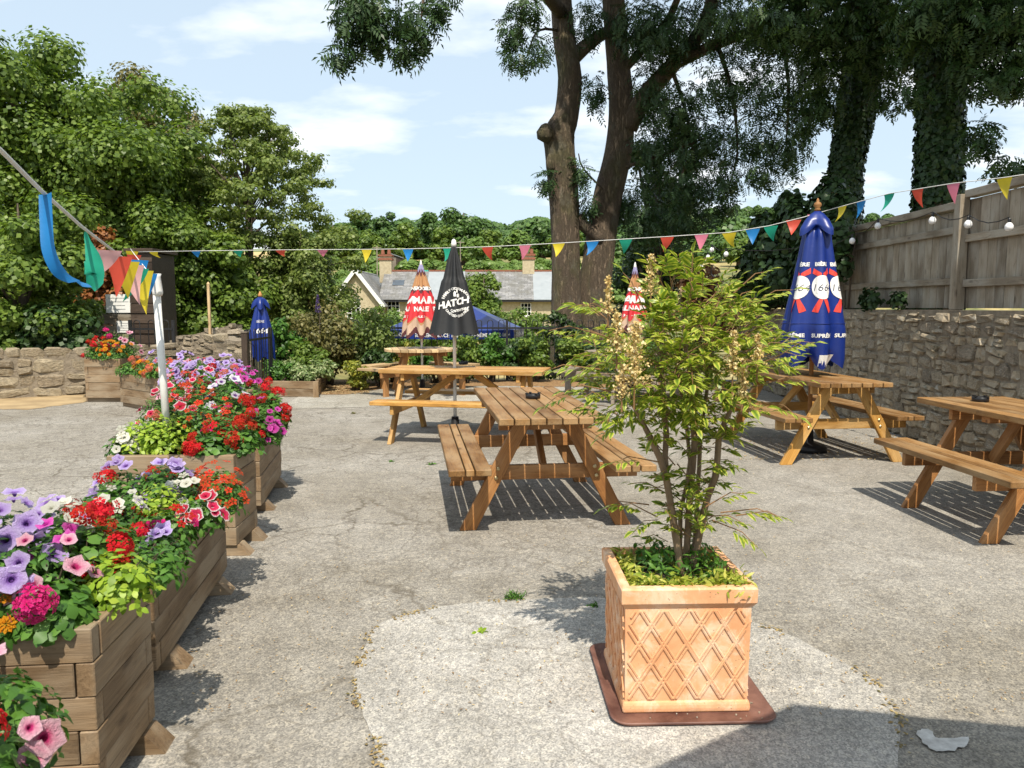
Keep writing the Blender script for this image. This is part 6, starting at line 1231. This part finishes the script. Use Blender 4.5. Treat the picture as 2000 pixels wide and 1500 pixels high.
gp = empty('gate_post', (ga.x-.03, ga.y-.02, 0), 0, 'brown square gate post beside the sunlit dry stone wall', 'post'); board('post', gp, (0, 0, 0), (0, 0, D(484, 650, ga.y).z), .085, .085, (0, -1, 0), M['dark_wood']); board('cap', gp, (0, 0, D(484, 650, ga.y).z), (0, 0, D(484, 650, ga.y).z+.02), .1, .1, (0, -1, 0), M['grey_wood'], bev=.002)
railing((-6.9, 14.0), (-6.1, 13.95), 1.22, 'dark railing panel next to the notice shed')
p = D(412, 690, 13.9); o = empty('thin_post', (p.x, 13.9, 0), 0, 'thin wooden post standing at the end of the shaded wall', 'post'); board('post', o, (0, 0, 0), (0, 0, D(412, 556, 13.9).z), .045, .045, (0, -1, 0), M['pale_wood']); m = MB(); m.lathe([(.03, 0), (.03, .02), (.005, .05)], 8, (0, 0, D(412, 556, 13.9).z)); m.build('cap', M['pale_wood'], o)
# notice shed with signs
def notice():
    Y = 14.6; a = D(258, 640, Y); b = D(304, 640, Y); top = D(300, 492, Y).z; o = empty('boarded_shed', ((a.x+b.x)/2, Y, 0), 0, 'narrow dark boarded shed beside the white notices', 'shed'); w = b.x-a.x; n = 13; bh = top/n
    for i in range(n): board('board', o, (-w/2, -.02-.004*(i % 2), bh*(i+.5)), (w/2, -.02-.004*(i % 2), bh*(i+.5)), bh-.008, .025, (0, -1, .08), M['dark_wood'], bev=.002)
    m = MB(); m.box((0, .5, top/2-.01), (w-.04, .96, top-.02)); m.build('wall', M['dark_wood'], o); board('roof', o, (-w/2-.05, .45, top+.03), (w/2+.05, .45, top+.03), 1.1, .06, (0, 0, 1), M['dark_wood'])
    a2, b2 = D(180, 640, Y), D(256, 640, Y); h = D(220, 612, Y).z; f = empty('board_fence', (a2.x, Y+.02, 0), 0, 'low brown board fence carrying the white notices', 'fence'); L_ = b2.x-a2.x; k = 6
    for i in range(k): board('board', f, (0, .0, h*(i+.5)/k), (L_, .0, h*(i+.5)/k), h/k-.01, .022, (0, -1, 0), M['fence_wood'], bev=.002)
    for x in (.1, L_*.55, L_-.05): board('post', f, (x, .05, 0), (x, .05, h+(.4 if x > .2 else .02)), .07, .07, (0, -1, 0), M['dark_wood'])
    for px0, px1, py0, py1, nl, lab in ((205, 258, 575, 611, 4, 'larger white notice standing above the board fence'), (227, 256, 627, 650, 4, 'smaller white notice fixed low on the board fence')):
        p0, p1 = D(px0, py0, Y-.02), D(px1, py1, Y-.02); s = empty('notice_sign', ((p0.x+p1.x)/2, Y-.002, p1.z), 0, lab, 'sign'); sw, sh = p1.x-p0.x, p0.z-p1.z; m = MB(); m.box((0, 0, sh/2), (sw, .02, sh)); m.build('panel', M['white_paint'], s, bevel=.003); t = MB()
        for k in range(nl): ww = sw*random.uniform(.45, .8); t.box((0, -.0115, sh*(.8-.6*k/(nl-1))), (ww, .001, sh*.035))
        t.build('print', M['grey_metal'], s)
notice()
# ------------------------------------------------------------ small things on the ground
def weed(p, n, s, label, leaf='green', blade=True):
    o = empty('weed', (p.x, p.y, .004), 0, label, 'weed'); d = np.stack([RNG.normal(size=n), RNG.normal(size=n), RNG.uniform(.3, 1.2, n)], -1); P = RNG.normal(size=(n, 3))*np.array((s*.35, s*.2, 0)); P[:, 2] = 0
    link('leaves', leafmesh('leaves', P, RNG.uniform(.5, 1, n)*s, t_leaf(.12 if blade else .5, .25, .05), None, d, up=.3 if blade else 1.2), LEAF[leaf], o)
weed(G(1005, 1170), 90, .055, 'tuft of grass at the edge of the pale concrete patch'); weed(G(935, 1236), 16, .035, 'tiny leafy weed growing on the pale concrete patch', 'lime', False); weed(G(1160, 1185), 24, .03, 'low weed in the shade beside the terracotta pot', 'green', False); weed(G(843, 907), 26, .05, 'small weed beside the bench of the brown slatted table', 'green', False); weed(G(765, 902), 14, .03, 'tiny weed in the open asphalt away from the tables', 'green', False); weed(G(690, 808), 40, .04, 'thin weeds along the joint of the concrete path', 'olive', False)
def litter(name, n, region, mats, s0, s1, label):
    P = []
    while len(P) < n:
        px, py = random.uniform(region[0], region[2]), random.uniform(region[1], region[3]); p = G(px, py)
        if p.y < 15: P.append((p.x, p.y, .011))
    me = leafmesh(name, np.array(P), RNG.uniform(s0, s1, n), t_leaf(.35, .1, .1), np.tile((0, 0, 1.), (n, 1)), None, up=2.5); tag(link(name, me, mats), label, 'litter', kind='stuff')
dry = leafmat('dry_litter', [(.16, .09, .04), (.36, .24, .11), (.55, .45, .26)], .1, .8)
litter('leaf_litter', 2600, (350, 800, 2050, 1400), dry, .006, .018, 'fine dry leaf litter scattered over the yard'); litter('bed_litter', 2200, (600, 735, 720, 770), dry, .03, .07, 'dry brown leaves fallen by the shrub bed'); litter('wall_litter', 1400, (1440, 850, 1950, 900), dry, .015, .04, 'dry leaves drifted below the tables at the wall')
def edge_litter():
    L_ = smooth_loop(pp, 4); P = []
    for i in range(900):
        k = random.randrange(len(L_)); a, b = L_[k], L_[(k+1) % len(L_)]
        if math.sin(k*.9)+.6*math.sin(k*.37) < -.1: continue
        q = a.lerp(b, random.random()); P.append((q.x+random.gauss(0, .012), q.y+random.gauss(0, .012), .008))
    me = leafmesh('moss_litter', np.array(P), RNG.uniform(.008, .022, len(P)), t_leaf(.5, .1, .1), np.tile((0, 0, 1.), (len(P), 1)), None, up=2); tag(link('moss_litter', me, leafmat('moss_litter_leaf', [(.10, .09, .03), (.3, .2, .08), (.42, .33, .15)], .1, .8)), 'dry moss and debris along the edge of the concrete patch', 'litter', kind='stuff')
edge_litter()
M['white_mark'] = plain('worn_white_paint', (.58, .57, .54), (.34, .33, .31), 26, .8, .1)
g_ = [G(*p).to_2d() for p in ((1790, 1432), (1815, 1428), (1835, 1448), (1890, 1442), (1880, 1462), (1845, 1472), (1810, 1462))]; sheet('paint_mark', smooth_loop(g_, 4), .008, M['white_mark'], jag=.007)
